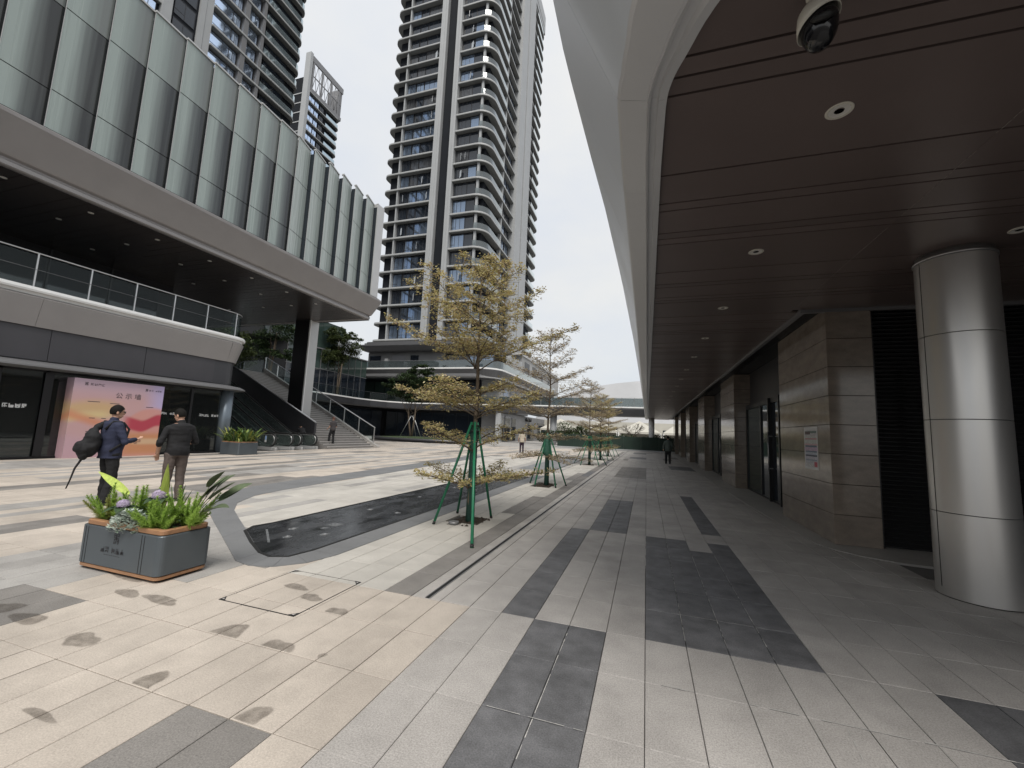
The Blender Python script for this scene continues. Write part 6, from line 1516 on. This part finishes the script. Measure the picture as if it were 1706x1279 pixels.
    for s_, a_ in (('L',V['ankL']),('R',V['ankR'])):
        q = MB(); rs = []
        for y, w_, zt in ((-.085,.030,.055),(-.06,.042,.085),(.0,.044,.095),(.08,.050,.07),(.15,.046,.05),(.19,.028,.035)):
            rs.append([(a_.x+w_*math.cos(k*.5236), a_.y+y, a_.z-.085+max(0,zt*.5+zt*.5*math.sin(k*.5236))) for k in range(12)])
        q.rings(rs); q.build('shoe', M['rubber'], t)
    if extra: extra(t, sp, hd, V, hz)
    t.location = loc; t.rotation_euler = (0,0,rz); return t
def glasses(t, sp, hd, V, hz):
    q = MB()
    for s_ in (-1,1):
        q.tube([hd(s_*.033+.024*math.cos(k*.6283),.104,.132+.018*math.sin(k*.6283)) for k in range(11)],.0032,5)
        q.tube([hd(s_*.057,.103,.138),hd(s_*.082,.04,.138),hd(s_*.084,-.01,.125)],.0035,5)
    q.tube([hd(-.01,.106,.138),hd(.01,.106,.138)],.003,5); q.build('glasses', M['rubber'], t)
def cup(t, sp, hd, V, hz):
    glasses(t, sp, hd, V, hz)
AX, AY, ARZ = -9.15, 4.96, R(-6)
person('man in navy jacket and black trousers with glasses, wearing a black backpack beside the planter', (AX,AY,0), ARZ,
    dict(yaw=R(-12),nod=R(6),elbR=(.30,.06,1.12),hanR=(.20,.25,1.16),elbL=(-.28,.04,1.12),hanL=(-.03,.29,1.13),belly=.05,wide=1.12,ankL=(-.13,.02,.085),ankR=(.11,-.04,.085)), ('navy','black_cloth'), True, extra=cup)
q = MB()
def bp_(x,y,z): 
    v = Matrix.Rotation(ARZ,3,'Z') @ Vector((x,y,z)); return Vector((AX+v.x,AY+v.y,v.z))
RB = Matrix.Rotation(ARZ,3,'Z')
ell(q,bp_(-.02,-.27,1.10),(.165,.115,.26),RB,14,10); ell(q,bp_(-.02,-.36,.98),(.13,.095,.18),RB,14,10); ell(q,bp_(-.02,-.44,1.03),(.10,.05,.10),RB); limb(q,[bp_(-.05,-.2,1.36),bp_(-.08,-.1,1.45)],[.06,.03])
bk = thing('backpack',(AX,AY-.27,.8),'bulky black backpack with a dangling strap on the back of the navy jacket man','backpack')
me = remesh(q,.014,5,disp=.02,dscale=5,seed=4); me.materials.append(M['black_cloth']); link('bag',me,bk)
q = MB()
for s_ in (-1,1): q.tube([bp_(s_*.13-.02,-.17,1.33),bp_(s_*.15,-.08,1.475),bp_(s_*.17,.06,1.455),bp_(s_*.175,.145,1.34),bp_(s_*.2,.10,1.12),bp_(s_*.2,-.1,.95)],.018,6)
q.build('shoulder_strap',M['black_cloth'],bk)
q = MB(); q.tube([bp_(-.03,-.36,.82),bp_(-.03,-.43,.66),bp_(-.03,-.47,.45),bp_(-.03,-.50,.33)],[.02,.016,.012,.010],6); q.build('dangling_strap',M['black_cloth'],bk)
person('man in black sweater with pushed up sleeves and brown trousers, seen from behind', (-8.6,5.72,0), R(72),
    dict(yaw=R(38),nod=R(16),sleeve='pushed',hem=.045,flare=-.012,elbL=(-.30,-.05,1.12),hanL=(-.27,.10,.90),elbR=(.29,.02,1.13),hanR=(.16,.28,1.08),wide=1.02,ankL=(-.12,.0,.085)), ('black_cloth','trousers_brown'), True)
person('man in charcoal shirt and black trousers starting up the stone stair', (-19.75,22.62,.30), R(78),
    dict(sleeve='short',hem=.06,flare=0.,elbL=(-.27,-.02,1.13),hanL=(-.30,.14,.95),elbR=(.27,.0,1.13),hanR=(.2,.2,1.0),yaw=R(20),ankL=(-.13,.12,.085+.0),kneeL=(-.12,.13,.5)), ('charcoal_cloth','black_cloth'), False, 'hair_red')
person('person in black bending forward behind the right escalator newel', (-21.0,21.40,0), R(60),
    dict(lean=R(58),elbL=(-.24,.45,.98),hanL=(-.18,.55,.74),elbR=(.24,.45,.98),hanR=(.18,.55,.74),nod=R(-10)), ('black_cloth','black_cloth'), False)
person('person in grey green jacket and dark trousers walking away under the canopy', (1.30,28.3,0), R(2),
    dict(ankL=(-.10,.16,.085),kneeL=(-.10,.12,.5),ankR=(.10,-.16,.10),kneeR=(.10,.02,.5),hanL=(-.28,-.12,.92),hanR=(.30,.15,.95)), ('sage_cloth','black_cloth'), False)
person('person in pale top and dark shorts, half hidden behind the second tree', (-9.3,31.5,0), R(20), dict(sleeve='short'), ('pale_cloth','plum_cloth'), False)
